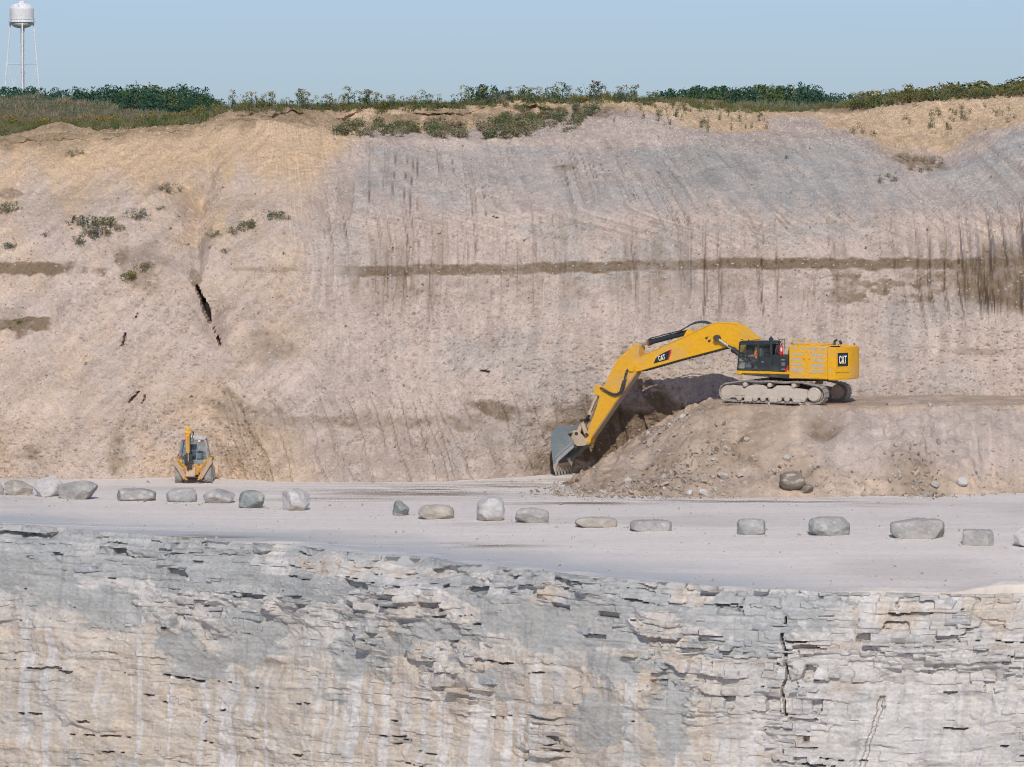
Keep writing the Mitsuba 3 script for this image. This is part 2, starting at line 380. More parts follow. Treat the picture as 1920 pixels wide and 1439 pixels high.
# ---- the quarried slope: columns of (row, distance) from foot to plateau
COLS = {
    -260: [(893, 316), (760, 319), (640, 321.5), (530, 323.5), (490, 324.5), (400, 328.5), (270, 337), (262, 341), (250, 347), (236, 362), (215, 430)],
    0: [(895, 315), (777, 317), (640, 320.5), (528, 322.8), (492, 324), (400, 328), (264, 337), (262, 339), (252, 346), (240, 360), (216, 430)],
    110: [(898, 314), (785, 316), (645, 319.8), (528, 322), (492, 323.5), (400, 327.4), (250, 337), (229, 339.5), (252, 344), (240, 360), (216, 430)],
    180: [(899, 313.6), (790, 315.5), (650, 319), (528, 321.6), (494, 323.2), (400, 327.2), (249, 337), (248, 339), (246, 346), (237, 360), (216, 430)],
    380: [(899, 315.4), (800, 316.4), (650, 318.3), (525, 321.4), (495, 323), (400, 327), (234, 337.3), (232, 339), (231, 346), (226, 360), (210, 430)],
    430: [(900, 314.8), (798, 316.2), (645, 318.1), (524, 321.3), (495, 322.8), (400, 326.6), (218, 337), (206, 338.2), (203, 341), (205, 356), (212, 430)],
    520: [(905, 311.5), (788, 314.4), (640, 317.9), (523, 321.2), (495, 322.5), (400, 326), (230, 336), (224, 341), (205, 345.5), (200, 358), (208, 430)],
    640: [(905, 311), (778, 314.4), (640, 317.8), (522, 321), (498, 322), (400, 325), (256, 335), (244, 344), (206, 349), (199, 358), (206, 430)],
    800: [(903, 312), (768, 316), (640, 318.5), (522, 321), (501, 321.8), (400, 324.5), (258, 335), (248, 344), (204, 350), (196, 360), (206, 430)],
    960: [(896, 315), (760, 318), (640, 319.5), (522, 321.5), (501, 322.2), (400, 324.8), (258, 336), (240, 345), (194, 351), (189, 360), (204, 430)],
    1060: [(890, 318.9), (756, 318.8), (640, 319.7), (521, 322.2), (500, 322.8), (400, 325.3), (259, 336), (228, 342), (196, 351), (188, 360), (204, 430)],
    1200: [(888, 318.9), (748, 317.9), (640, 319.1), (517, 322.2), (498, 322.7), (400, 325.2), (260, 336), (220, 340.5), (192, 350), (187, 360), (204, 430)],
    1300: [(878, 317.4), (744, 317.0), (640, 318.5), (511, 322), (491, 322.6), (400, 325), (261, 336), (238, 342), (200, 350), (188, 360), (203, 430)],
    1400: [(878, 316.6), (742, 316.6), (640, 318.3), (508, 322), (488, 322.6), (400, 325), (262, 336), (250, 342), (214, 351), (198, 362), (203, 430)],
    1500: [(878, 316.6), (742, 316.9), (640, 318.6), (510, 322), (490, 322.6), (400, 325), (256, 336), (240, 343), (217, 353), (212, 364), (203, 430)],
    1600: [(878, 316.8), (743, 317.5), (640, 319.6), (514, 322), (492, 322.7), (400, 325.4), (270, 335.5), (240, 343), (212, 351), (200, 360), (200, 430)],
    1680: [(878, 317), (744, 317.8), (640, 319.7), (520, 322), (496, 322.8), (400, 326), (305, 334), (268, 341), (196, 349), (190, 360), (200, 430)],
    1760: [(878, 317.2), (745, 318), (640, 319.7), (560, 321.2), (496, 322.9), (405, 326.6), (330, 333.5), (270, 340), (190, 348.5), (184, 360), (198, 430)],
    1840: [(878, 317), (746, 317.8), (640, 319.2), (600, 320), (496, 322.2), (405, 325.6), (300, 333), (240, 339.5), (186, 348), (180, 360), (196, 430)],
    1930: [(878, 316.5), (748, 317.3), (640, 318.6), (610, 319.3), (496, 321.6), (405, 325), (290, 332.5), (220, 339), (181, 347), (176, 360), (195, 430)],
    2200: [(878, 316), (748, 317), (640, 318.3), (610, 319), (496, 321.4), (405, 325), (280, 332), (210, 338.5), (170, 346), (166, 360), (190, 430)],
}
NX = 900
cols_px = np.linspace(-260, 2200, NX)
ck = sorted(COLS)
nodes = []
for lev in range(11):
    k = np.array([[*at(px, *COLS[px][lev])] for px in ck])
    nodes.append(resample(np.array(ck, float), k, cols_px, 12))
nodes = np.array(nodes)                                               # level, column, xyz
sink = nodes[0] + np.array([0, 0.3, -0.9])
tail = nodes[-1] + np.array([0, 60, -4.0])
nodes = np.concatenate([sink[None], nodes, tail[None]])
ROWS = [6, 96, 70, 74, 30, 62, 100, 34, 46, 16, 14, 6]
tt = np.concatenate([np.arange(n) / n + k for k, n in enumerate(ROWS)] + [[len(ROWS)]])
i0 = np.minimum(tt.astype(int), len(ROWS) - 1)
fr = (tt - i0)[:, None, None]
base = nodes[i0] * (1 - fr) + nodes[i0 + 1] * fr
w = np.hanning(11)[1:-1]
w /= w.sum()
padb = np.concatenate([base[:1].repeat(4, 0), base, base[-1:].repeat(4, 0)])
base = sum(w[k] * padb[k:k + len(base)] for k in range(9))            # soften the breaks between levels
lvl = np.broadcast_to((tt - 1)[:, None], base.shape[:2])              # 0 at the foot, 1 step, 4 dark band top, 5 ribs, 6 crest, 8 rim
bx, by, bz = base[..., 0], base[..., 1], base[..., 2]
gu, gv = np.gradient(base, axis=1), np.gradient(base, axis=0)
bn = np.cross(gu, gv)
bn /= np.linalg.norm(bn, axis=-1, keepdims=True)
bn *= np.where(bn[..., 1:2] > 0, -1, 1)

P = v3(bx, by, bz)
left = ss(-9.5, -14, bx)                                              # the slumped left part
wall_px = 960 + bx / 321 * FOCAL
rib_w = ss(8.0, 10.5, bz) * ss(17.5, 14.0, bz) * (1 - 0.85 * left)
wx = bx + 0.5 * (nz(v3(bx * 0.4, bz * 0.35, 0.0), 61) - 0.5) + 0.10 * (bz - 12) * ss(6, -10, bx) * ss(12, 15, bz)
rid1 = 1 - np.abs(2 * nz(v3(wx * 1.15, bz * 0.05, 3.0), 62) - 1)
rid2 = 1 - np.abs(2 * nz(v3(wx * 2.7, bz * 0.10, 6.0), 63) - 1)
gully = ss(0.80, 0.99, rid1) * nz(v3(wx * 0.4, bz * 0.18, 1.0), 60) * 1.2 + 0.6 * ss(0.78, 0.98, rid2) * nz(v3(wx * 0.9, bz * 0.3, 1.0), 64)
d = -0.22 * gully * rib_w
rill_w = ss(13.0, 15.5, bz) * ss(21.0, 18.5, bz) * (1 - left)
q = bx * 0.86 + bz * 0.85 * ss(-10, 14, bx) + 0.6 * nz(v3(bx * 0.3, bz * 0.3, 2.0), 65)
rill = ss(0.70, 1.0, 1 - np.abs(2 * nz(v3(q * 2.1, bz * 0.12 - bx * 0.1, 1.0), 66) - 1)) * ss(0.35, 0.7, nz(v3(bx * 0.5, bz * 0.6, 5.0), 67))
d -= 0.13 * rill * rill_w
claw_w = ss(5.4, 4.2, bz + 0.8 * (nz(v3(bx * 0.3, 1.0, 1.0), 68) - 0.5)) * ss(-18.5, -14, bx)
qc = bx + 0.38 * bz + 0.35 * (nz(v3(bx * 0.5, bz * 0.8, 0.0), 69) - 0.5)
claw = ss(0.7, 1.0, 1 - np.abs(2 * nz(v3(qc * 1.9, bz * 0.12, 2.0), 70) - 1))
d += 0.16 * (claw - 0.3) * claw_w
ridge_w = ss(1000, 1060, wall_px) * ss(5.6, 4.5, bz)
d -= 0.20 * ss(0.5, 0.9, 1 - np.abs(2 * nz(v3(bx * 1.6 + 0.3 * bz, bz * 0.06, 9.0), 71) - 1)) * ridge_w
d += 0.75 * (fbm(P * 0.22, 3, 72) - 0.5) * ss(-1, 1.0, bz) + 0.30 * (fbm(P * 0.9, 3, 73) - 0.5)
rough = 0.35 + 0.9 * ss(0.45, 0.65, fbm(P * 0.35, 3, 74))
d += 0.25 * rough * (fbm(P * 3.1, 3, 75) - 0.5) + 0.085 * (fbm(P * 9, 2, 76) - 0.5)
clod = nz(P * np.array([4.2, 4.2, 5.5]), 77)
d += 0.12 * ss(0.72, 0.90, clod) * ss(0.42, 0.62, fbm(P * 0.4, 3, 78)) + 0.10 * ss(0.72, 0.92, nz(P * 8.0, 86))
clod_b = ss(0.66, 0.9, nz(P * 2.6, 79))
d += 0.20 * clod_b * np.maximum(claw_w * 0.5, left * 0.5) * ss(0.45, 0.65, fbm(P * 0.5, 2, 80))
# slump fans on the left: a diagonal shoulder
fan = ss(0.9, -0.9, (bx + 18.7) * 0.86 - (bz - 10.5) * 0.52) * ss(17, 13, bz) * ss(1, 4, bz) * left
d += 0.55 * fan
d += 0.35 * left * (1 - np.abs(2 * nz(v3((bx * 0.7 - bz * 0.7) * 0.35, (bx + bz) * 0.05, 3.0), 81) - 1)) * ss(1, 3, bz) * ss(17, 13, bz)
for x0, y0, x1, y1, dd, am in ((120, 455, 330, 352, 327, 0.85), (390, 446, 590, 378, 326, 0.9), (130, 560, 330, 470, 323, 0.55), (-40, 470, 110, 440, 326, 0.5), (0, 800, 120, 700, 316.5, 0.6), (180, 690, 300, 560, 319.5, 0.6)):
    q0, q1 = at(x0, y0, dd), at(x1, y1, dd)
    ln = np.interp(bx, [q0[0], q1[0]], [q0[2], q1[2]]) + 0.5 * (nz(v3(bx * 0.8, 1.0, y0), 87) - 0.5)
    inside = ss(q0[0] - 0.8, q0[0] + 0.8, bx) * ss(q1[0] + 0.8, q1[0] - 0.8, bx)
    d += am * inside * ss(0.12, -0.12, bz - ln) * ss(-3.5, -0.3, bz - ln)
ravine = np.interp(bz, [4, 8.5, 11.8, 16.5, 20], [-16.2, -18.0, -19.2, -19.6, -18.6]) + 1.4 * (fbm(v3(bz * 0.5, bx * 0.2, 1.0), 3, 88) - 0.5)
d -= 0.9 * np.exp(-np.abs((bx - ravine) / 0.75) ** 1.5) * (0.5 + nz(v3(bx * 0.8, bz * 0.6, 3.0), 89)) * ss(6, 9, bz) * ss(20, 17, bz)
top_ribs = ss(9.5, 13, bz) * ss(17.5, 13.5, bz) * ss(26.6, 28.6, bx)
spike = 1 - np.abs(2 * nz(v3(bx * 2.4 + 0.5 * nz(v3(bx, bz * 0.8, 1.0), 85), bz * 0.22, 6.0), 82) - 1)
d += 0.85 * (spike - 0.45) * np.clip(top_ribs + ss(9.0, 10.5, bz) * ss(14.5, 12, bz) * ss(26.6, 27.6, bx), 0, 1)
tuft = ss(18.8, 20, bz) * ss(5.6, 6.3, lvl)
d += tuft * 0.35 * (fbm(v3(bx * 1.3, by * 1.3, bz * 1.3), 3, 84) - 0.5)

# dark slots and cracks: (x, row) to (x, row), width, depth, distance
SLOTS = [(369, 538, 381, 562, 0.15, 1.5), (380, 560, 392, 590, 0.19, 1.7), (395, 598, 401, 609, 0.06, 0.6), (404, 618, 411, 637, 0.10, 1.0), (240, 648, 234, 668, 0.06, 0.5), (264, 607, 259, 618, 0.05, 0.4),
         (256, 747, 238, 768, 0.06, 0.5), (270, 749, 264, 765, 0.05, 0.4), (348, 468, 345, 477, 0.06, 0.4), (900, 695, 916, 698, 0.05, 0.4), (735, 450, 739, 480, 0.04, 0.3), (925, 405, 938, 410, 0.04, 0.3)]
dy = np.zeros_like(bx)
zone_edge = np.full(bx.shape, 9.0)
for x0, y0, x1, y1, wd, dp in SLOTS:
    dd = np.interp((y0 + y1) / 2, [255, 400, 495, 640, 780, 900], [336, 327, 323, 318.7, 315, 312])
    p0, p1 = at(x0, y0, dd), at(x1, y1, dd)
    ab = (p1 - p0)[[0, 2]]
    t_ = np.clip(((bx - p0[0]) * ab[0] + (bz - p0[2]) * ab[1]) / (ab @ ab), 0, 1)
    wig = 0.16 * (fbm(v3(bx * 3.5, bz * 3.5, 1.0), 3, 90) - 0.5)
    r = np.hypot(bx - p0[0] - ab[0] * t_, bz - p0[2] - ab[1] * t_) + wig
    taper = (wd if wd > 0.15 else wd * 0.68) * (0.35 + 0.65 * np.sin(PI * np.clip(t_, 0.05, 0.95)))
    dy += dp * (1 - ss(taper * 0.75, taper * 1.25, r))
slope_v = base + bn * d[..., None] * ss(-1.2, 0.2, lvl)[..., None]
slope_v[..., 1] += dy
# crust of turf-bound sand jutting out over the softer sand along the rims
rim_mid = np.interp(bx, nodes[9][:, 0], nodes[9][:, 2])
jag = 0.35 * (nz(v3(bx * 0.9, 2.0, 2.0), 140) - 0.5) + 0.18 * (nz(v3(bx * 2.6, 2.0, 2.0), 141) - 0.5)
dn = rim_mid - bz + jag
cr_on = ss(6.4, 6.8, lvl) * ss(8.7, 8.3, lvl) * ss(-18.2, -17.4, bx) * ss(11.0, 9.0, bx) * ss(0.30, 0.55, nz(v3(bx * 0.55, 4.0, 2.0), 142) + 0.25 * ss(0, -8, bx))
slope_v[..., 1] += cr_on * (-0.55 * ss(-0.35, -0.1, dn) * ss(0.42, 0.30, dn) * (0.5 + nz(v3(bx * 1.7, bz * 2, 2.0), 143)) + 0.30 * ss(0.30, 0.42, dn) * ss(0.9, 0.5, dn))
rim_left = np.interp(bx, nodes[7][:, 0], nodes[7][:, 2])
dl = rim_left - bz + 0.5 * jag
cl_on = ss(5.2, 5.6, lvl) * ss(6.25, 6.05, lvl) * ss(-17.8, -18.4, bx)
slope_v[..., 1] += cl_on * (-0.22 * ss(-0.2, 0.0, dn * 0 + dl) * ss(0.30, 0.22, dl) * nz(v3(bx * 1.2, 3.0, 1.0), 144) + 0.12 * ss(0.22, 0.35, dl) * ss(0.7, 0.4, dl))

# ---- colour zones of the slope, in metres of the place
xx, zz = slope_v[..., 0], slope_v[..., 2]
wobz = 1.3 * (fbm(v3(xx * 0.25, zz * 0.25, 1.0), 4, 101) - 0.5)
streak = fbm(v3(xx * 1.4, zz * 0.12, 2.0), 3, 102) - 0.5
tone = np.full(xx.shape, 0.56)
diag = fbm(v3((xx + 0.6 * zz) * 0.5, (zz - 0.6 * xx) * 0.10, 3.0), 4, 103) - 0.5
sandy_left = (0.55 * ss(13.0, 20.5, zz + 3.0 * streak + 2.0 * wobz + 3.5 * diag) + 0.45 * ss(17.5, 20.2, zz + 2.5 * streak + wobz)) * ss(-9.2, -13.8, xx - 0.42 * (zz - 17) + 1.6 * wobz + 4.0 * diag)
tone -= 0.58 * sandy_left
tone -= (0.15 + 0.35 * np.clip(diag, -0.1, 0.3)) * left
greyz = (0.55 + 0.45 * ss(0.38, 0.60, fbm(v3(xx * 0.22 + 0.25 * zz, zz * 0.55, 11.0), 4, 105))) * ss(14.2, 17.4, zz + wobz * 2.0 + 2.0 * streak) * ss(-12.0, -8.5, xx) * ss(19.9, 19.3, zz - 0.6 * ss(8, 16, xx) - 1.6 * ss(24, 30, xx) * 1)
tone += 0.34 * greyz
tone += 0.16 * ss(0.55, 0.7, fbm(v3(xx * 0.3, zz * 0.4, 5.0), 4, 104)) * (zz < 15)
tone += 0.22 * ss(-19, -14, xx) * ss(-9.5, -12.5, xx) * ss(7.6, 5.5, zz) * ss(2.6, 4.0, zz)
rim_sand = ss(6.6, 7.3, lvl + 0.6 * (fbm(v3(xx * 0.5, zz * 0.8, 3.0), 3, 106) - 0.5)) * (1 - left)
rimgrey = np.maximum(ss(0.8, 2.4, xx) * ss(11.8, 9.0, xx) * ss(7.55, 7.2, lvl), ss(16.2, 17.2, xx) * ss(21, 19.5, xx) * ss(8.1, 7.6, lvl))
tone -= 0.62 * rim_sand * (1 - 0.95 * rimgrey)
tone -= 0.3 * ss(0.3, 0.9, (zz - 13.2) * 0.55 - (xx - 26.0) * -0.55 + wobz - 4.0) * ss(24, 27, xx) * 0
tone -= 0.10 * ss(0.5, 0.75, fbm(v3(xx * 0.16, zz * 0.2, 7.0), 3, 107)) * left
zb_r = np.interp(xx, [20.5, 22.0, 25.2, 28.8, 33.2, 40], [22.4, 20.6, 17.9, 18.8, 21.0, 22.5])
tone -= 0.50 * ss(-0.5, 0.5, zz - zb_r + 1.2 * wobz + 0.8 * streak) * ss(20.0, 21.5, xx)
band_z = 12.25 + 0.35 * ss(2, 18, xx) + 0.08 * np.sin(xx * 0.22) + 0.16 * (fbm(v3(xx * 1.1, 1.0, 1.0), 3, 110) - 0.5)
tex = fbm(v3(xx * 1.2, zz * 2.2, 6.0), 4, 111)
band_on = np.clip(ss(-11.5, -8.0, xx) * (0.58 + 0.7 * nz(v3(xx * 0.35, 2.0, 2.0), 112)) + ss(10, 16, xx) * 0.5, 0, 1)
damp = 0.85 * band_on * ss(0.42, 0.22, np.abs(zz - band_z + 0.25 * streak))
hang = nz(v3(xx * 3.0, 0.5, zz * 0.15), 113) * nz(v3(xx * 0.6, 3.0, 1.0), 114)
damp = np.maximum(damp, 0.45 * ss(0.22, 0.5, hang) * ss(0, -0.4, zz - band_z) * ss(-2.9, -0.6, zz - band_z) * ss(-12, -9, xx))
damp = np.maximum(damp, 0.38 * ss(0.28, 0.52, hang) * ss(0, 0.3, zz - band_z) * ss(3.2, 0.3, zz - band_z) * ss(-10, -8, xx))
damp = np.maximum(damp, 0.24 * gully * rib_w)
damp = np.maximum(damp, 0.20 * rill * rill_w)
damp = np.maximum(damp, 0.30 * ss(-2.6, -1.4, zz - band_z) * ss(-0.2, -0.8, zz - band_z) * ss(-11, -7, xx) * ss(0.35, 0.65, tex))
damp = np.maximum(damp, 0.75 * ss(26.6, 27.4, xx + 0.8 * streak) * ss(9.4, 10.4, zz - 0.35 * (30 - xx) * 0.6) * ss(13.2, 12.2, zz + 1.5 * streak))
damp = np.maximum(damp, 0.8 * ss(0.55, 0.35, spike) * top_ribs * ss(14.5, 12.5, zz))
damp = np.maximum(damp, 0.62 * ss(18, 20, xx) * ss(27.4, 26.4, xx) * ss(0.44, 0.56, tex) * ss(9.9, 10.4, zz) * ss(12.3, 11.8, zz))
rag = 0.28 * (fbm(v3(xx * 1.6, zz * 1.6, 4.0), 4, 109) - 0.5)
for zc_, hz_, x0_, x1_, am_ in ((12.35, 0.42, -60, -26.9, 0.85), (12.25, 0.22, -26.4, -25.7, 0.7), (12.2, 0.22, -25.2, -24.6, 0.7), (9.05, 0.36, -60, -28.1, 0.8), (8.55, 0.30, -30.4, -29.4, 0.7)):
    damp = np.maximum(damp, am_ * ss(0.10, -0.06, np.abs(zz - zc_) - hz_ + 2.0 * rag + 0.25 * ss(zc_ - 0.1, zc_ + 0.5, zz)) * ss(x0_ - 0.4, x0_ + 0.4, xx + 5 * rag) * ss(x1_ + 0.4, x1_ - 0.4, xx + 5 * rag))
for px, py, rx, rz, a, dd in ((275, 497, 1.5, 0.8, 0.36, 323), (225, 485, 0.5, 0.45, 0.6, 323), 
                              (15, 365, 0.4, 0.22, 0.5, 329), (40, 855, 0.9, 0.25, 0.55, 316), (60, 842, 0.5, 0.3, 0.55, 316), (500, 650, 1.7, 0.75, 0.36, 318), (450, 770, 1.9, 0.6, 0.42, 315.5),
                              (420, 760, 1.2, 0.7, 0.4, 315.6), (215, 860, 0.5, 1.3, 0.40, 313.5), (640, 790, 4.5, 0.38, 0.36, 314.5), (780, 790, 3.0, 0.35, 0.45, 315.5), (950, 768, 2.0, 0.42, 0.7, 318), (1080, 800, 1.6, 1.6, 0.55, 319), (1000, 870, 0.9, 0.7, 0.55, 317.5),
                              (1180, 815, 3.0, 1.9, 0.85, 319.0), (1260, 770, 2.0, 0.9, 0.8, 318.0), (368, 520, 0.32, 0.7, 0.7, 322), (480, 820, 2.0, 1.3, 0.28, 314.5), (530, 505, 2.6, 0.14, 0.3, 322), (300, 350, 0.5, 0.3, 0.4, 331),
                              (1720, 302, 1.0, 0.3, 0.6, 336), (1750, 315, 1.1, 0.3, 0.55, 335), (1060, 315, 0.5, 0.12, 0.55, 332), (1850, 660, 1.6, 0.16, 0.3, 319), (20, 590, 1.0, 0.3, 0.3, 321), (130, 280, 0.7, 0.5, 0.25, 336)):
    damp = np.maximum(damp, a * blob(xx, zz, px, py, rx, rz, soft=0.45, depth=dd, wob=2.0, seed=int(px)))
foot = ss(3.9, 3.0, zz) * ss(-18.5, -14.5, xx)
damp = np.maximum(damp, 0.20 * foot * ss(0.35, 0.6, tex))
tone -= 0.04 * foot
soil = ss(0.55, 0.15, np.abs(lvl - 5.72)) * ss(-9.3, -10.5, xx) * 0.0
rimline = np.where(xx < -16.2, np.interp(xx, np.sort(nodes[7][:, 0]), nodes[7][:, 2]), 99)
damp = np.maximum(damp, 0.50 * ss(1.0, 0.1, rimline - zz + 0.9 * streak) * (lvl < 6.3))
crust = ss(0.65, 0.2, np.abs(zz - np.interp(xx, nodes[9][:, 0], nodes[9][:, 2]) + 0.55 + 0.3 * streak)) * (lvl > 6.8) * (lvl < 8.6) * ss(-17.5, -16.5, xx) * ss(10, 6, xx)
damp = np.maximum(damp, 0.55 * crust * ss(0.30, 0.55, tex))
green_flat = ss(8.15, 8.6, lvl) * 0.5 + ss(6.15, 6.6, lvl) * left * 0.5
damp = np.maximum(damp, green_flat)
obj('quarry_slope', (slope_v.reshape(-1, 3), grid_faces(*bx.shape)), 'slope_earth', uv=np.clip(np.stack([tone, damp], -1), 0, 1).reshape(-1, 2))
tag('quarry_slope', 'tall quarried slope of tan sand and grey clay with a dark damp band', kind='structure')
slope_pts = slope_v[:, ::2].reshape(-1, 3)
_w = slope_pts - EYE
_d = _w @ FWD
slope_row = np.stack([960 + FOCAL * _w[:, 0] / _d, 719.5 - FOCAL * (_w @ UPV) / _d], -1)


def on_slope(px, py):
    """the nearest point of the slope seen at this place"""
    r = np.hypot(slope_row[:, 0] - px, slope_row[:, 1] - py)
    near = np.nonzero(r < r.min() + 3)[0]
    return slope_pts[near[np.argmin(slope_pts[near, 1])]]


slope_tree = cKDTree(slope_pts[:, :2])


def slope_z(x, y):
    return slope_pts[slope_tree.query(np.stack([x, y], -1))[1], 2]


# ---- mound of dug material that carries the excavator
ORIGIN = np.array([16.06, 310.9, 4.77])
YAW = math.radians(26)
mxs, mys = np.linspace(-4, 42, 430), np.linspace(294, 322, 250)
mX, mY = np.meshgrid(mxs, mys, indexing='ij')
front = np.interp(mX, [0, 4, 10, 14, 20, 26, 31, 42], [304, 299.5, 297.8, 297.6, 298.2, 300.0, 302.5, 303.5])
crest_y = np.interp(mX, [0, 6, 10, 14, 20, 26, 31, 42], [311, 309.3, 308.2, 308.4, 308.4, 308.6, 309.2, 309.6])
tf = np.clip((mY - front + 1.0 * (fbm(v3(mX * 0.35, mY * 0.35, 0.0), 4, 120) - 0.5)) / (crest_y - front), 0, 1.3)
prof = np.interp(tf, [0, 0.10, 0.45, 0.85, 1.0, 1.3], [0, 0.03, 0.36, 0.86, 0.985, 1.0])
prof_r = np.interp(tf, [0, 0.15, 0.32, 0.55, 0.9, 1.0, 1.3], [0, 0.02, 0.22, 0.62, 0.93, 0.985, 1.0])
prof = prof + (prof_r - prof) * ss(16, 22, mX)
lefts = np.interp(mX + 0.5 * (fbm(v3(mX * 0.5, mY * 0.5, 3.0), 3, 121) - 0.5) - 0.10 * (mY - 305), [0.6, 3.0, 5.5, 8.0, 10.6, 12.5], [0.0, 0.05, 0.33, 0.68, 0.965, 1.0])
mZ = 4.77 * np.minimum(prof, 1.0) * lefts
dist_m = np.hypot((mX - ORIGIN[0]), (mY - ORIGIN[1]))
flat = ss(0.9, 1.05, tf) * ss(10.5, 13.5, mX)
mZ += (1 - flat) * ss(0.05, 0.4, mZ) * (0.8 * (fbm(v3(mX * 0.4, mY * 0.4, 1.0), 3, 122) - 0.5) + 0.34 * (fbm(v3(mX * 1.5, mY * 1.5, 1.0), 4, 123) - 0.5))
down = np.abs(2 * nz(v3(mX * 0.9 - 0.25 * mY, mY * 0.12, 2.0), 125) - 1)
mZ += (1 - flat) * ss(0.05, 0.5, mZ) * 0.22 * (down - 0.5)
lump = ss(0.6, 0.85, nz(v3(mX * 2.2, mY * 2.2, 2.0), 126)) * ss(0.45, 0.6, fbm(v3(mX * 0.35, mY * 0.35, 7.0), 3, 127))
mZ += 0.22 * lump * (1 - flat) * ss(0.1, 0.5, mZ)
mZ += 0.06 * (fbm(v3(mX * 4, mY * 4, 1.0), 2, 128) - 0.5) + 0.10 * (fbm(v3(mX * 0.8, mY * 0.8, 5.0), 3, 129) - 0.5) * flat
mZ -= 0.30 * ss(0.2, 0.0, tf) + 0.25 * ss(0.25, 0.0, lefts)
for px, py, r_, dep, dd in ((1540, 795, 0.9, 0.5, 305.8), (1500, 880, 0.8, 0.35, 301.5)):
    c = at(px, py, dd)
    mZ -= dep * np.exp(-((mX - c[0]) / r_) ** 2 - ((mY - c[1]) / (r_ * 1.2)) ** 2)
mP = np.stack([mX, mY, mZ], -1)
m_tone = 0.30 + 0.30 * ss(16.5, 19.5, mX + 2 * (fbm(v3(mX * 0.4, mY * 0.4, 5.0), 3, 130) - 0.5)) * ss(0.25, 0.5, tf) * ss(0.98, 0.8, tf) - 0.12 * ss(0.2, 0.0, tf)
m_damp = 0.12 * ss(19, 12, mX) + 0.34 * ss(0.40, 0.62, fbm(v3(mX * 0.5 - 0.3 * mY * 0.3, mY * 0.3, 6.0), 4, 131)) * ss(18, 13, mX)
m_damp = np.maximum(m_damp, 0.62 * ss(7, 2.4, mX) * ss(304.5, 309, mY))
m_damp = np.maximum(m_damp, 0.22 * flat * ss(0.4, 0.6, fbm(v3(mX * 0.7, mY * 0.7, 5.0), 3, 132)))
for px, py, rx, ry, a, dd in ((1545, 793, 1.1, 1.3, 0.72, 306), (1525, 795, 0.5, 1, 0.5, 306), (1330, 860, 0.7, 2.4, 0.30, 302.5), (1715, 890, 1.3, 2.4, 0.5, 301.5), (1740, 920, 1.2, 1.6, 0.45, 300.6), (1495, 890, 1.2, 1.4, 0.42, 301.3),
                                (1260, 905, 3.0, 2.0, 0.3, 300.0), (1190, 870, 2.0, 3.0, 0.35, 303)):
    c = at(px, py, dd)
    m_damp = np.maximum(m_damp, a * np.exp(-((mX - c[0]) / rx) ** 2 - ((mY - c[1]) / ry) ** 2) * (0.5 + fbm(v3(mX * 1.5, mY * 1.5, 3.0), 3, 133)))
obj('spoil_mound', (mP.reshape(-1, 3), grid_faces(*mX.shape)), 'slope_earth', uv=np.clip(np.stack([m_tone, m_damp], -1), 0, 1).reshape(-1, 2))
tag('spoil_mound', 'broad mound of dug earth and broken stone under the excavator', kind='structure')


def mound_z(x, y):
    i = np.clip(np.round((np.asarray(x) + 4) / 46 * 429).astype(int), 0, 429)
    j = np.clip(np.round((np.asarray(y) - 294) / 28 * 249).astype(int), 0, 249)
    return mZ[i, j]


# ---- the far plateau
gx = np.concatenate([[-3000, -600], np.linspace(-120, 120, 25), [600, 3000]])
gy = np.array([380, 420, 500, 700, 1000, 1500, 2500, 6000.0])
gX, gY = np.meshgrid(gx, gy, indexing='ij')
gZ = np.full(gX.shape, 20.7) + 0.5 * (nz(v3(gX * 0.01, gY * 0.01, 0.0), 3) - 0.5)
bsdf('field_ground', {'type': 'diffuse', 'reflectance': mikit.proc(lambda p, n, uv: mx(mi.Color3f(0.13, 0.12, 0.06), mi.Color3f(0.10, 0.115, 0.045), mikit.fbm(p.x * 0.1, p.y * 0.05, 0.0, 4)))})
obj('field', (np.stack([gX, gY, gZ], -1).reshape(-1, 3), grid_faces(*gX.shape)), 'field_ground', smooth=True)
tag('field', 'flat overgrown field behind the quarry rim', kind='structure')
# pit floor far below the cliff
obj('pit_floor', (np.array([[-400, -300, -17.0], [400, -300, -17.0], [400, 300, -17.0], [-400, 300, -17.0]]), np.array([[0, 1, 2, 3]])), 'floor_dust', uv=np.zeros((4, 2)))
tag('pit_floor', 'pale floor of the pit below the cliff', kind='structure')
# ================================================================ MACHINE KIT
CAT_ = trimesh.util.concatenate


def fix(m):
    m.merge_vertices()
    return m


def prism(poly, y0, y1):
    """side outline (x, z) pushed out across y"""
    from shapely.geometry import Polygon
    pg = Polygon(poly)
    m = trimesh.creation.extrude_polygon(pg if pg.is_valid else pg.buffer(0), y1 - y0, engine='earcut')
    v = m.vertices
    m.vertices = np.stack([v[:, 0], v[:, 2] + y0, v[:, 1]], -1)
    m.invert()
    return m


def plan(poly, z0, z1):
    from shapely.geometry import Polygon
    m = trimesh.creation.extrude_polygon(Polygon(poly), z1 - z0, engine='earcut')
    m.apply_translation([0, 0, z0])
    return m


def rbox(c, size, r=0.02, rz=0.0, ry=0.0, rx=0.0):
    """box with chamfered edges"""
    s = np.asarray(size, float) / 2
    r = min(r, s.min() * 0.45)
    pts = []
    for sx in (-1, 1):
        for sy in (-1, 1):
            for sz in (-1, 1):
                q = np.array([sx, sy, sz])
                for k in range(3):
                    t = s - r
                    t[k] = s[k]
                    pts.append(q * t)
    m = trimesh.convex.convex_hull(np.array(pts))
    for ang, ax in ((rx, [1, 0, 0]), (ry, [0, 1, 0]), (rz, [0, 0, 1])):
        if ang:
            m.apply_transform(trimesh.transformations.rotation_matrix(ang, ax))
    m.apply_translation(c)
    return m


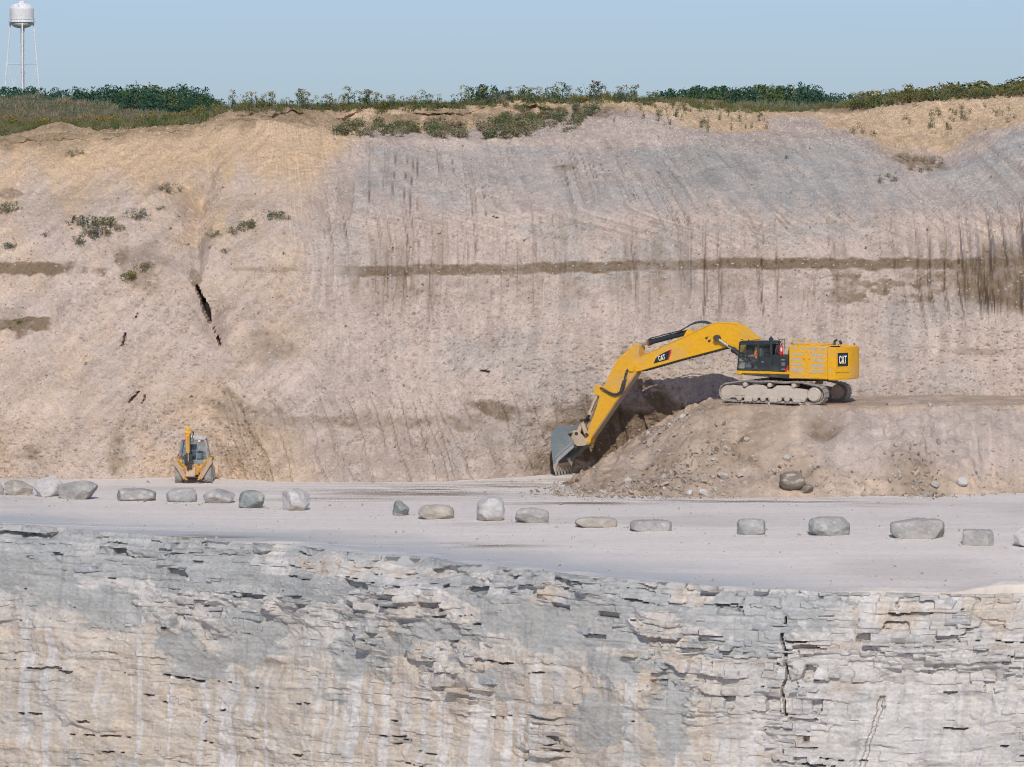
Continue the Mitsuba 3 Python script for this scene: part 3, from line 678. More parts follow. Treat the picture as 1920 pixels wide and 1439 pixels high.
def cyl(p0, p1, r, n=14, r2=None):
    p0, p1 = np.asarray(p0, float), np.asarray(p1, float)
    ax = p1 - p0
    L = np.linalg.norm(ax)
    ax = ax / L
    x = np.cross(ax, [0, 0, 1] if abs(ax[2]) < 0.9 else [1, 0, 0])
    x /= np.linalg.norm(x)
    y = np.cross(ax, x)
    a = np.arange(n) * 2 * PI / n
    ring = np.cos(a)[:, None] * x + np.sin(a)[:, None] * y
    v = np.vstack([p0 + ring * r, p1 + ring * (r2 or r), [p0], [p1]])
    i = np.arange(n)
    j = (i + 1) % n
    f = np.vstack([np.stack([i, j, j + n], 1), np.stack([i, j + n, i + n], 1), np.stack([j, i, i * 0 + 2 * n], 1), np.stack([i + n, j + n, i * 0 + 2 * n + 1], 1)])
    return trimesh.Trimesh(v, f, process=False)


def tube(pts, r, n=7, sub=4):
    """a bent pipe or hose through the points"""
    pts = np.asarray(pts, float)
    if sub > 1 and len(pts) > 2:
        from scipy.interpolate import CubicSpline
        t = np.concatenate([[0], np.cumsum(np.linalg.norm(np.diff(pts, axis=0), axis=1))])
        pts = CubicSpline(t, pts)(np.linspace(0, t[-1], (len(pts) - 1) * sub + 1))
    g = np.gradient(pts, axis=0)
    g /= np.linalg.norm(g, axis=1, keepdims=True)
    up = np.array([0.13, 0.31, 0.94])
    x = np.cross(g, up)
    x /= np.linalg.norm(x, axis=1, keepdims=True)
    y = np.cross(g, x)
    a = np.arange(n) * 2 * PI / n
    v = (pts[:, None] + (np.cos(a)[None, :, None] * x[:, None] + np.sin(a)[None, :, None] * y[:, None]) * (np.asarray(r).reshape(-1, 1, 1) if np.ndim(r) else r)).reshape(-1, 3)
    m = len(pts)
    i, k = np.meshgrid(np.arange(m - 1), np.arange(n), indexing='ij')
    a0, a1 = i * n + k, i * n + (k + 1) % n
    f = np.stack([a0, a1, a1 + n, a0 + n], -1).reshape(-1, 4)
    f = np.vstack([f[:, [0, 1, 2]], f[:, [0, 2, 3]]])
    cap = [[0, k + 1, k] for k in range(1, n - 1)] + [[(m - 1) * n, (m - 1) * n + k, (m - 1) * n + k + 1] for k in range(1, n - 1)]
    f = np.vstack([f, cap])
    out = trimesh.Trimesh(v, f, process=False)
    return out


def lathe(prof, p0, axis, n=24):
    """profile of (radius, distance along axis) turned round the axis"""
    axis = np.asarray(axis, float) / np.linalg.norm(axis)
    x = np.cross(axis, [0, 0, 1] if abs(axis[2]) < 0.9 else [1, 0, 0])
    x /= np.linalg.norm(x)
    y = np.cross(axis, x)
    prof = np.asarray(prof, float)
    a = np.arange(n) * 2 * PI / n
    v = (np.asarray(p0) + prof[:, 1][:, None, None] * axis + prof[:, 0][:, None, None] * (np.cos(a)[None, :, None] * x + np.sin(a)[None, :, None] * y)).reshape(-1, 3)
    m = len(prof)
    i, k = np.meshgrid(np.arange(m - 1), np.arange(n), indexing='ij')
    a0, a1 = i * n + k, i * n + (k + 1) % n
    f = np.stack([a0, a0 + n, a1 + n, a1], -1).reshape(-1, 4)
    f = np.vstack([f[:, [0, 1, 2]], f[:, [0, 2, 3]]])
    return trimesh.Trimesh(v, f, process=False)


class Frame:
    """places parts built in a machine's own axes (x ahead, y to its left, z up)"""

    def __init__(self, origin, heading):
        c, s = math.cos(heading), math.sin(heading)
        self.M = np.array([[c, -s, 0, origin[0]], [s, c, 0, origin[1]], [0, 0, 1, origin[2]], [0, 0, 0, 1.0]])

    def put(self, name, meshes, mat, parent=None, smooth=30, **k):
        m = CAT_(meshes) if isinstance(meshes, (list, tuple)) else meshes.copy()
        m = trimesh.Trimesh(np.asarray(m.vertices) @ self.M[:3, :3].T + self.M[:3, 3], m.faces, process=False)
        return obj(name, m, mat, parent, smooth=smooth, **k)

    def pt(self, p):
        return self.M[:3, :3] @ np.asarray(p, float) + self.M[:3, 3]


def body(bones, edge=0.03, rounds=6):
    """one continuous figure: hulls of sphere pairs, joined, refined and smoothed"""
    acc = None
    for p0, r0, p1, r1 in bones:
        a = m3.Manifold.sphere(r0, 14).translate(list(map(float, p0)))
        b = m3.Manifold.sphere(r1, 14).translate(list(map(float, p1)))
        h = m3.Manifold.batch_hull([a, b])
        acc = h if acc is None else acc + h
    acc = acc.refine_to_length(edge)
    q = acc.to_mesh()
    m = trimesh.Trimesh(q.vert_properties[:, :3], q.tri_verts, process=True)
    trimesh.smoothing.filter_taubin(m, iterations=rounds)
    return m


def stone_mesh(seed, w, d, h, box=3.0, cuts=9, rough=0.06, sub=4, shallow=0.56):
    """a broken stone: a rounded block cut by flat faces and roughened"""
    r = np.random.default_rng(seed)
    m = trimesh.creation.icosphere(subdivisions=sub)
    v = m.vertices.copy()
    v /= (np.abs(v) ** box).sum(1, keepdims=True) ** (1 / box)
    for _ in range(cuts):
        n = r.normal(size=3) * np.array([1, 0.9, 0.8])
        n /= np.linalg.norm(n)
        lim = r.uniform(shallow, 0.96) * np.abs(v @ n).max()
        over = v @ n - lim
        v = np.where((over > 0)[:, None], v - np.outer(np.maximum(over, 0) * 0.985, n), v)
    lo = np.abs(v).max(0)
    v = v / lo * np.array([w / 2, d / 2, h / 2])
    v = v + (m.vertices) * (rough * min(w, h) * (2.2 * (fbm(v * 1.7 / min(w, h) + seed, 4, seed % 97) - 0.5) + 0.9 * (fbm(v * 6 / min(w, h) + seed, 2, seed % 89) - 0.5))[:, None])
    v[:, 2] = np.maximum(v[:, 2], -h / 2 * 0.90)
    v[:, 2] += h / 2 * 0.90
    return trimesh.Trimesh(v, m.faces, process=False)


# ---- paint and steel
plain('cab_yellow', (0.70, 0.355, 0.012), 0.48, dirt=(0.48, 0.34, 0.20), amount=0.5, scale=0.9)
plain('boom_yellow', (0.72, 0.37, 0.012), 0.42, dirt=(0.46, 0.33, 0.20), amount=0.42, scale=0.8)
plain('stick_yellow', (0.68, 0.35, 0.02), 0.5, dirt=(0.42, 0.32, 0.21), amount=0.75, scale=0.9)
plain('old_yellow', (0.50, 0.265, 0.035), 0.6, dirt=(0.42, 0.31, 0.20), amount=0.7, scale=1.8)
plain('black_paint', (0.022, 0.03, 0.034), 0.45, dirt=(0.16, 0.15, 0.13), amount=0.25)
plain('dusty_steel', (0.50, 0.43, 0.365), 0.85, dirt=(0.40, 0.33, 0.27), amount=0.8, spec=0.2)
plain('track_steel', (0.30, 0.27, 0.24), 0.75, dirt=(0.50, 0.43, 0.36), amount=0.9, scale=3, spec=0.3)
plain('rubber', (0.022, 0.024, 0.026), 0.7, dirt=(0.12, 0.11, 0.10), amount=0.3)
plain('hose_rubber', (0.05, 0.048, 0.045), 0.6, dirt=(0.25, 0.22, 0.18), amount=0.5)
plain('belly_dark', (0.05, 0.043, 0.037), 0.8, dirt=(0.15, 0.12, 0.09), amount=0.6)
plain('grille_grey', (0.44, 0.37, 0.29), 0.7, dirt=(0.35, 0.29, 0.21), amount=0.5)
plain('bucket_steel', (0.155, 0.185, 0.195), 0.5, dirt=(0.33, 0.29, 0.25), amount=0.5, scale=1.2)
plain('earthy_steel', (0.50, 0.38, 0.27), 0.8, dirt=(0.36, 0.27, 0.18), amount=0.8, scale=2)
plain('bright_steel', (0.52, 0.50, 0.48), 0.35, metal=0.7, dirt=(0.4, 0.33, 0.27), amount=0.3)
plain('decal_black', (0.018, 0.022, 0.026), 0.4, amount=0.1)
plain('decal_white', (0.75, 0.75, 0.74), 0.4, amount=0.1)
plain('decal_red', (0.55, 0.025, 0.02), 0.4, amount=0.1)
plain('decal_yellow', (0.78, 0.45, 0.02), 0.4, amount=0.1)
plain('rust_red', (0.26, 0.055, 0.03), 0.6, amount=0.4)
plain('red_lens', (0.48, 0.03, 0.05), 0.3, amount=0.15)
plain('extinguisher_red', (0.62, 0.02, 0.02), 0.35, amount=0.1)
plain('vest_orange', (0.95, 0.22, 0.03), 0.8, amount=0.1, spec=0.2)
plain('skin', (0.45, 0.27, 0.19), 0.6, amount=0.1)
plain('dark_cloth', (0.04, 0.045, 0.06), 0.9, amount=0.1, spec=0.2)
plain('seat_grey', (0.10, 0.11, 0.115), 0.85, amount=0.2, spec=0.2)
plain('tower_white', (0.70, 0.69, 0.70), 0.6, dirt=(0.60, 0.57, 0.53), amount=0.3, scale=0.04)
plain('timber_grey', (0.30, 0.26, 0.22), 0.9, amount=0.3)
scene['tinted_pane'] = {'type': 'thindielectric', 'int_ior': 1.5, 'specular_transmittance': {'type': 'rgb', 'value': [0.72, 0.80, 0.80]}}
scene['clear_pane'] = {'type': 'thindielectric', 'int_ior': 1.5, 'specular_transmittance': {'type': 'rgb', 'value': [0.70, 0.78, 0.80]}}


def lettering(text, height, width, centre, along, up, out, depth=0.012):
    """letters of given height and total width on a plate: along and up span the plate, out is its normal"""
    t = meshkit.text_mesh(text, height, depth, bold=True)
    v = t.vertices.copy()
    lo, hi = v.min(0), v.max(0)
    v[:, 0] = (v[:, 0] - (lo[0] + hi[0]) / 2) * width / (hi[0] - lo[0])
    v[:, 1] = (v[:, 1] - (lo[1] + hi[1]) / 2) * height / (hi[1] - lo[1])
    A = np.stack([along, up, out], 0)
    return trimesh.Trimesh(v @ A + np.asarray(centre), t.faces, process=False)
# ================================================================ EXCAVATOR
EX = Frame(ORIGIN, PI - YAW)
ex = thing('excavator', 'large yellow tracked excavator working from the mound with its boom stretched out to the left', 'excavator')


def track_path():
    """closed outline (x, z) of the chain: raised rear run, flat bottom"""
    c = [(-2.75, 0.56, 0.52), (2.72, 0.60, 0.50)]
    pts = [(-2.60 + 0.0 * t, 0.05) for t in [0]]
    pts = []
    for a in np.linspace(-PI / 2, -1.5 * PI, 12):
        pts.append((-2.85 + 0.52 * math.cos(a), 0.57 + 0.52 * math.sin(a)))
    for x, z in ((-1.9, 1.27), (-1.44, 1.275), (-0.7, 1.235), (0.09, 1.275), (0.9, 1.235), (1.65, 1.275), (2.2, 1.20)):
        pts.append((x, z))
    for a in np.linspace(PI / 2 * 0.85, -PI / 2, 12):
        pts.append((2.80 + 0.50 * math.cos(a), 0.60 + 0.50 * math.sin(a)))
    pts.append((2.2, 0.055))
    p = np.array(pts + [pts[0]])
    s = np.concatenate([[0], np.cumsum(np.linalg.norm(np.diff(p, axis=0), axis=1))])
    n = 56
    q = np.linspace(0, s[-1], n, endpoint=False)
    xy = np.stack([np.interp(q, s, p[:, 0]), np.interp(q, s, p[:, 1])], -1)
    return xy, s[-1] / n


tpath, pitch = track_path()
tdir = np.roll(tpath, -1, 0) - np.roll(tpath, 1, 0)
tdir /= np.linalg.norm(tdir, axis=1, keepdims=True)
shoe_w = 0.70
shoe0 = CAT_([rbox([0, 0, 0.0], [pitch * 0.93, shoe_w, 0.035], 0.008), rbox([-pitch * 0.30, 0, 0.035], [0.030, shoe_w, 0.06], 0.008), rbox([pitch * 0.05, 0, 0.028], [0.024, shoe_w, 0.045], 0.008),
              rbox([0, 0.13, -0.05], [pitch * 1.02, 0.05, 0.09], 0.01), rbox([0, -0.13, -0.05], [pitch * 1.02, 0.05, 0.09], 0.01)])
for side in (1, -1):
    yc = side * 1.75
    tr = tag(key_for(ex + '__track'), None)
    labels.pop(tr)
    for k in range(len(tpath)):
        out = np.array([-tdir[k, 1], 0, tdir[k, 0]])
        c = np.array([tpath[k, 0], yc, tpath[k, 1]])
        A = np.stack([[tdir[k, 0], 0, tdir[k, 1]], [0, 1, 0], out])
        EX.put('shoe', trimesh.Trimesh(shoe0.vertices @ A + c, shoe0.faces, process=False), 'track_steel', tr, smooth=False)
    fr_poly = [(3.05, 0.42), (2.95, 0.92), (2.45, 1.03), (1.95, 0.98), (1.72, 0.82), (1.45, 1.00), (1.05, 1.08), (0.55, 1.06), (0.25, 0.84), (-0.05, 0.86), (-0.35, 1.06), (-1.10, 1.06), (-1.40, 0.92), (-2.20, 0.84), (-2.35, 0.5), (-2.25, 0.34), (2.6, 0.30)]
    EX.put('track_frame', [prism(fr_poly, yc - 0.24, yc + 0.27), rbox([2.0, yc + 0.29, 0.66], [0.42, 0.06, 0.42], 0.05), rbox([-0.85, yc + 0.29, 0.64], [0.46, 0.06, 0.46], 0.05),
                           rbox([2.0, yc + 0.30, 0.44], [0.66, 0.08, 0.04], 0.01), rbox([-0.85, yc + 0.30, 0.40], [0.70, 0.08, 0.04], 0.01), rbox([0.55, yc + 0.275, 0.55], [0.10, 0.02, 0.06], 0.01)], 'dusty_steel', tr)
    EX.put('idler', [lathe([(0.0, -0.22), (0.40, -0.22), (0.44, -0.10), (0.44, 0.10), (0.40, 0.22), (0.0, 0.22)], [2.80, yc, 0.60], [0, 1, 0], 26)], 'dusty_steel', tr)
    EX.put('final_drive', [lathe([(0.0, -0.30), (0.40, -0.30), (0.43, 0.25), (0.36, 0.36), (0.34, 0.37), (0.32, 0.34), (0.0, 0.36)], [-2.70, yc, 0.57], [0, side, 0], 28),
                           lathe([(0.0, -0.06), (0.47, -0.06), (0.47, 0.06), (0.0, 0.06)], [-2.70, yc, 0.57], [0, 1, 0], 18)], 'dusty_steel', tr)
    for xr in (1.65, 0.09, -1.44):
        EX.put('carrier_roller', [lathe([(0.0, -0.3), (0.12, -0.3), (0.12, 0.26), (0.13, 0.27), (0.13, 0.36), (0.0, 0.37)], [xr, yc, 1.08], [0, side, 0], 16)], 'dusty_steel', tr)
    for xr in np.linspace(2.05, -2.0, 9):
        EX.put('track_roller', [lathe([(0.0, -0.30), (0.16, -0.30), (0.17, -0.1), (0.12, -0.08), (0.12, 0.08), (0.17, 0.1), (0.16, 0.30), (0.07, 0.31), (0.06, 0.36), (0.0, 0.36)], [xr, yc, 0.28], [0, side, 0], 16)], 'dusty_steel', tr)
    for xr in (1.45, -0.15, -1.65):
        EX.put('chain_guide', [rbox([xr, yc + side * 0.33, 0.21], [0.48, 0.07, 0.24], 0.03), rbox([xr + 0.12, yc + side * 0.37, 0.22], [0.09, 0.03, 0.09], 0.01)], 'dusty_steel', tr)
EX.put('car_body', [prism([(1.7, 0.55), (1.2, 1.05), (-1.2, 1.05), (-1.7, 0.55), (-1.5, 0.42), (1.5, 0.42)], -1.45, 1.45)], 'belly_dark', ex)
EX.put('slew_ring', [lathe([(0.0, 1.0), (0.95, 1.0), (0.95, 1.46), (0.0, 1.46)], [0, 0, 0], [0, 0, 1], 36)], 'belly_dark', ex)

# ---- upper structure
EX.put('deck', [rbox([-0.10, 0, 1.785], [4.90, 3.40, 0.17], 0.03), rbox([2.20, 1.30, 1.72], [0.30, 0.86, 0.22], 0.05)], 'cab_yellow', ex)
EX.put('belly_pan', [prism([(1.98, 1.70), (1.90, 1.60), (-1.30, 1.44), (-1.78, 1.70)], -1.62, 1.62)], 'belly_dark', ex)
# cab
cb = ex + '__cab'
cabp = [(2.32, 1.88), (2.34, 2.2), (2.20, 3.40), (2.10, 3.56), (0.14, 3.60), (0.10, 1.88)]
Y0, Y1 = 0.50, 1.72


def bar(p, q, wx, wy):
    """a post between two points"""
    p, q = np.asarray(p, float), np.asarray(q, float)
    d_ = q - p
    m = trimesh.creation.box(extents=[wx, wy, np.linalg.norm(d_)])
    m.apply_transform(trimesh.geometry.align_vectors([0, 0, 1], d_ / np.linalg.norm(d_)))
    m.apply_translation((p + q) / 2)
    return m


posts = []
for y in (Y0 + 0.05, Y1 - 0.05):
    posts += [bar([2.30, y, 1.88], [2.16, y, 3.45], 0.08, 0.08), bar([0.98, y, 1.88], [0.98, y, 3.50], 0.10, 0.07), bar([0.16, y, 1.88], [0.16, y, 3.55], 0.12, 0.08),
              bar([2.18, y, 3.42], [0.14, y, 3.50], 0.10, 0.08), bar([2.32, y, 1.94], [0.12, y, 1.94], 0.12, 0.08), bar([2.28, y, 2.38], [1.0, y, 2.38], 0.05, 0.05)]
EX.put('cab_frame', posts + [prism([(2.24, 3.46), (2.12, 3.60), (0.12, 3.64), (0.04, 3.56), (0.06, 3.46)], Y0, Y1), rbox([1.2, 1.11, 1.90], [2.2, 1.2, 0.06], 0.01),
                             rbox([0.12, 1.11, 2.35], [0.06, 1.16, 0.95], 0.01), rbox([1.2, Y0 + 0.02, 2.62], [2.1, 0.03, 1.60], 0.005), rbox([0.56, Y1 - 0.05, 2.30], [0.78, 0.05, 0.82], 0.01)], 'black_paint', cb)
for nm, pts in (('window', [(2.26, 2.40), (2.16, 3.42), (1.03, 3.44), (1.03, 2.40)]), ('window', [(2.30, 1.98), (2.26, 2.36), (1.03, 2.36), (1.03, 1.98)]), ('window', [(0.93, 2.72), (0.93, 3.42), (0.24, 3.44), (0.24, 2.72)])):
    v = np.array([[x, Y1 - 0.035, z] for x, z in pts])
    EX.put(nm, trimesh.Trimesh(v, [[0, 1, 2], [0, 2, 3]], process=False), 'tinted_pane', cb, smooth=False)
v = np.array([[2.34, Y0 + 0.1, 2.0], [2.34, Y1 - 0.1, 2.0], [2.20, Y1 - 0.1, 3.42], [2.20, Y0 + 0.1, 3.42]])
EX.put('windscreen', trimesh.Trimesh(v, [[0, 1, 2], [0, 2, 3]], process=False), 'tinted_pane', cb, smooth=False)
EX.put('seat', [rbox([1.26, 1.32, 2.38], [0.55, 0.52, 0.14], 0.05), rbox([0.94, 1.32, 2.80], [0.16, 0.50, 0.80], 0.06, ry=-0.12), rbox([1.2, 1.46, 2.55], [0.45, 0.09, 0.06], 0.02), rbox([1.2, 1.18, 2.12], [0.4, 0.4, 0.4], 0.04)], 'seat_grey', cb)
EX.put('console', [rbox([1.72, 1.25, 2.18], [0.40, 0.50, 0.35], 0.05), rbox([1.60, 0.8, 2.45], [0.3, 0.12, 0.5], 0.04), cyl([1.45, 1.4, 2.35], [1.52, 1.4, 2.75], 0.02, 6)], 'bucket_steel', cb)
EX.put('door_handle', [rbox([0.70, Y1 - 0.005, 2.40], [0.14, 0.03, 0.05], 0.01)], 'bright_steel', cb)
EX.put('roof_lamp', [rbox([0.42, 1.1, 3.70], [0.20, 0.26, 0.20], 0.03), cyl([0.42, 1.1, 3.78], [0.42, 1.1, 3.88], 0.06, 10)], 'black_paint', cb)
EX.put('roof_bracket', tube([[2.16, 1.2, 3.60], [2.24, 1.2, 3.68], [2.30, 1.2, 3.66]], 0.02, 6), 'black_paint', cb)
EX.put('roof_bracket', tube([[1.70, 1.4, 3.60], [1.74, 1.4, 3.70]], 0.02, 6, 1), 'black_paint', cb)
EX.put('grab_rail', [tube([[2.33, Y1 + 0.05, 2.0], [2.40, Y1 + 0.06, 2.1], [2.36, Y1 + 0.06, 2.7], [2.28, Y1 + 0.04, 2.78]], 0.018, 6)], 'bright_steel', cb)

# black cabinet behind the cab with louvres, steps and stripe
EX.put('tool_cabinet', [rbox([-0.43, 1.10, 2.33], [1.04, 1.24, 0.98], 0.02), rbox([-0.02, 1.735, 2.34], [0.02, 0.02, 0.86], 0.004)], 'black_paint', ex)
for z in (2.52, 2.32, 2.22, 1.98):
    EX.put('louvre', [rbox([-0.62, 1.728, z + 0.03 * k], [0.24, 0.02, 0.012], 0.003) for k in range(3)], 'grille_grey', ex + '__tool_cabinet')
st = [(-0.94, 1.90), (-0.94, 2.20), (-0.62, 1.90)]
EX.put('red_stripe', prism([(-0.945, 2.02), (-0.945, 2.28), (-0.70, 1.86), (-0.80, 1.86)], 1.72, 1.731), 'decal_red', ex)
EX.put('yellow_stripe', prism([(-0.945, 1.86), (-0.945, 1.99), (-0.82, 1.86)], 1.72, 1.731), 'decal_yellow', ex)

# engine hood
hd = ex + '__engine_hood'
EX.put('hood_shell', [rbox([-2.18, 0.05, 2.42], [2.44, 3.30, 1.92], 0.05), rbox([-1.9, 0, 3.40], [1.7, 2.4, 0.10], 0.03)], 'cab_yellow', hd)
EX.put('door_panel', [rbox([-1.53, 1.712, 2.42], [0.94, 0.03, 1.28], 0.01)], 'cab_yellow', hd)
EX.put('door_panel', [rbox([-2.78, 1.712, 2.42], [1.22, 0.03, 1.28], 0.01)], 'cab_yellow', hd)
for x0, x1, z0, z1 in ((-1.14, -1.90, 2.83, 2.97), (-1.14, -1.72, 2.52, 2.67), (-1.11, -1.88, 2.22, 2.37), (-1.11, -1.90, 1.90, 2.08), (-2.36, -3.22, 2.80, 2.94), (-2.54, -3.22, 2.47, 2.65), (-2.34, -3.22, 2.16, 2.34), (-2.34, -3.22, 1.85, 2.03)):
    EX.put('grille', [rbox([(x0 + x1) / 2, 1.732, (z0 + z1) / 2], [x0 - x1, 0.016, z1 - z0], 0.004)] + [rbox([(x0 + x1) / 2, 1.742, z0 + (z1 - z0) * q], [x0 - x1, 0.01, 0.012], 0.002) for q in (0.1, 0.9)], 'grille_grey', hd)
for x0, x1 in ((-1.17, -1.55), (-1.72, -2.12), (-2.28, -2.68), (-2.84, -3.26)):
    EX.put('vent', [rbox([(x0 + x1) / 2, 1.706, 3.25], [x0 - x1, 0.016, 0.14], 0.004)], 'grille_grey', hd)
for x in (-1.93, -2.28):
    EX.put('latch', [rbox([x, 1.733, 2.62], [0.08, 0.02, 0.05], 0.006)], 'belly_dark', hd)
EX.put('handrail', [tube([[-0.98, 1.55, 3.38], [-0.98, 1.55, 3.76], [-1.6, 1.55, 3.77], [-2.20, 1.55, 3.77], [-2.20, 1.55, 3.38]], 0.018, 6, 1), tube([[-1.55, 1.55, 3.38], [-1.55, 1.55, 3.77]], 0.016, 6, 1),
                    tube([[-0.98, 1.55, 3.58], [-2.20, 1.55, 3.58]], 0.013, 6, 1)], 'decal_yellow', hd)
EX.put('exhaust', [cyl([-2.9, -0.6, 3.35], [-2.9, -0.6, 3.62], 0.07, 12), cyl([-2.9, -0.6, 3.6], [-3.05, -0.6, 3.68], 0.07, 12)], 'belly_dark', hd)
EX.put('rear_mirror', [rbox([-4.02, 1.2, 3.62], [0.10, 0.20, 0.24], 0.02, ry=0.4), tube([[-3.8, 1.2, 3.36], [-3.95, 1.2, 3.56]], 0.014, 6, 1), rbox([-3.65, 1.1, 3.37], [0.5, 0.3, 0.05], 0.02)], 'black_paint', ex)
# counterweight
cw = ex + '__counterweight'
cwp = [(-3.41, 1.70), (-3.92, 1.70), (-4.40, 0.76), (-4.45, 0.0), (-4.40, -0.76), (-3.92, -1.70), (-3.41, -1.70)]


def inset(poly, k):
    from shapely.geometry import Polygon
    return list(Polygon(poly).buffer(-k, join_style='mitre').exterior.coords)[:-1]


EX.put('weight_block', [plan(inset(cwp, 0.05), 1.43, 1.50), plan(cwp, 1.50, 3.28), plan(inset(cwp, 0.06), 3.28, 3.34)], 'cab_yellow', cw)
f0_, f1_ = np.array([-3.92, 1.70, 0]), np.array([-4.40, 0.76, 0])
al = (f1_ - f0_) / np.linalg.norm(f1_ - f0_)
on_ = np.array([al[1], -al[0], 0])
on_ = on_ if on_[0] < 0 else -on_
mid = (f0_ + f1_) / 2 + np.array([0, 0, 2.62])


def plate(c, along, up, out, w_, h_, t_):
    m = trimesh.creation.box(extents=[w_, h_, t_])
    return trimesh.Trimesh(m.vertices @ np.stack([along, up, out]) + c, m.faces, process=False)


ZUP = np.array([0, 0, 1.0])
lg = EX.put('logo_panel', plate(mid + on_ * 0.01, al, ZUP, on_, 0.80, 0.80, 0.03), 'decal_black', cw, smooth=False)
EX.put('panel_frame', [plate(mid + on_ * 0.014 + ZUP * s * 0.42, al, ZUP, on_, 0.92, 0.05, 0.05) for s in (1, -1)] + [plate(mid + on_ * 0.014 + al * s * 0.43, al, ZUP, on_, 0.05, 0.79, 0.05) for s in (1, -1)], 'cab_yellow', cw, smooth=False)
EX.put('lettering', lettering('CAT', 0.46, 0.58, mid + on_ * 0.027, al, ZUP, on_), 'decal_white', cw, smooth=False)


def tri_plate(c, along, up, out, w_, h_):
    v = np.array([[-w_ / 2, -h_ / 2, 0], [w_ / 2, -h_ / 2, 0], [0, h_ / 2, 0], [-w_ / 2, -h_ / 2, 0.006], [w_ / 2, -h_ / 2, 0.006], [0, h_ / 2, 0.006]])
    return trimesh.Trimesh(v @ np.stack([along, up, out]) + c, [[0, 2, 1], [3, 4, 5], [0, 1, 4], [0, 4, 3], [1, 2, 5], [1, 5, 4], [2, 0, 3], [2, 3, 5]], process=False)


EX.put('triangle', tri_plate(mid + on_ * 0.041 - ZUP * 0.14, al, ZUP, on_, 0.26, 0.20), 'decal_yellow', cw, smooth=False)
EX.put('seam', plate((f0_ + f1_) / 2 + ZUP * 1.86 + on_ * 0.004, al, ZUP, on_, 1.0, 0.03, 0.01), 'belly_dark', cw, smooth=False)
for s in (0.25, -0.2):
    EX.put('reflector', plate(mid + on_ * 0.012 + al * s - ZUP * 0.58, al, ZUP, on_, 0.07, 0.07, 0.02), 'decal_yellow', cw, smooth=False)
EX.put('hand_plate', [rbox([-3.55, 1.705, 2.0], [0.16, 0.02, 0.14], 0.008)], 'grille_grey', cw)

# ---- boom: plated box bent at the top, flat sides
bm = ex + '__boom'
boom_poly = [(1.25, 2.05), (1.45, 3.20), (1.75, 3.62), (2.76, 4.40), (3.25, 4.56), (4.13, 4.57), (4.65, 4.44), (6.37, 3.67), (9.29, 2.40), (9.62, 2.20), (9.85, 2.02), (9.98, 1.86), (10.0, 1.70), (9.90, 1.60), (9.72, 1.55), (9.5, 1.58), (9.1, 1.66), (6.71, 2.34), (3.60, 3.16), (3.05, 3.10), (2.41, 2.80), (1.60, 1.95)]
EX.put('boom_box', [prism(boom_poly, -0.42, 0.42)], 'boom_yellow', bm)
top_line = [(1.72, 3.66), (2.74, 4.44), (3.24, 4.60), (4.14, 4.61), (4.68, 4.48), (6.40, 3.71), (9.2, 2.48)]
bot_line = [(9.1, 1.63), (6.71, 2.30), (3.60, 3.12), (3.0, 3.05), (2.4, 2.74)]


def ribbon(line, y0, y1, t_):
    a = np.array(line)
    n_ = np.gradient(a, axis=0)
    n_ = np.stack([-n_[:, 1], n_[:, 0]], -1)
    n_ /= np.linalg.norm(n_, axis=1, keepdims=True)
    return prism([tuple(p) for p in a] + [tuple(p) for p in (a - n_ * t_)[::-1]], y0, y1)


EX.put('top_plate', [ribbon(top_line, -0.47, 0.47, 0.035)], 'boom_yellow', bm)
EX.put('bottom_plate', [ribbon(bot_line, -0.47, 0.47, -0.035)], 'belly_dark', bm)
EX.put('tip_boss', [cyl([9.72, -0.50, 1.86], [9.72, 0.50, 1.86], 0.27, 24), cyl([9.72, -0.53, 1.86], [9.72, 0.53, 1.86], 0.13, 16)], 'boom_yellow', bm)
EX.put('doubler', [prism([(9.66, 1.98), (9.4, 2.22), (9.0, 2.32), (8.85, 2.12), (9.1, 1.90), (9.5, 1.80)], 0.42, 0.436)], 'boom_yellow', bm)
EX.put('cylinder_pin', [cyl([4.10, -0.56, 3.69], [4.10, 0.62, 3.69], 0.17, 18), cyl([4.10, 0.6, 3.69], [4.10, 0.66, 3.69], 0.10, 14)], 'belly_dark', bm)
for x, z in ((4.86, 3.67), (4.68, 3.50)):
    EX.put('pipe_clip', [cyl([x, 0.40, z], [x, 0.47, z], 0.075, 12), rbox([x - 0.05, 0.44, z + 0.05], [0.16, 0.05, 0.04], 0.01, ry=0.5)], 'belly_dark', bm)
bdir = np.array([-math.cos(0.29), 0, math.sin(0.29)])
bupv = np.array([math.sin(0.29), 0, math.cos(0.29)])
dc = np.array([7.78, 0.42, 2.46])
EX.put('decal', prism([(8.30, 2.08), (8.16, 2.40), (7.90, 2.62), (7.24, 2.93), (7.27, 2.70), (7.40, 2.32)], 0.42, 0.428), 'decal_black', bm)
EX.put('decal_stripe', prism([(7.24, 2.93), (7.12, 2.96), (7.15, 2.78), (7.30, 2.35), (7.40, 2.32), (7.27, 2.70)], 0.42, 0.4285), 'decal_red', bm)
EX.put('lettering', lettering('CAT', 0.30, 0.46, dc + np.array([-0.02, 0.010, 0.0]), bdir, bupv, np.array([0, 1.0, 0]), 0.010), 'decal_white', bm, smooth=False)
EX.put('triangle', tri_plate(dc + np.array([-0.02, 0.022, 0]) - bupv * 0.09, bdir, bupv, np.array([0, 1.0, 0]), 0.18, 0.12), 'decal_yellow', bm, smooth=False)
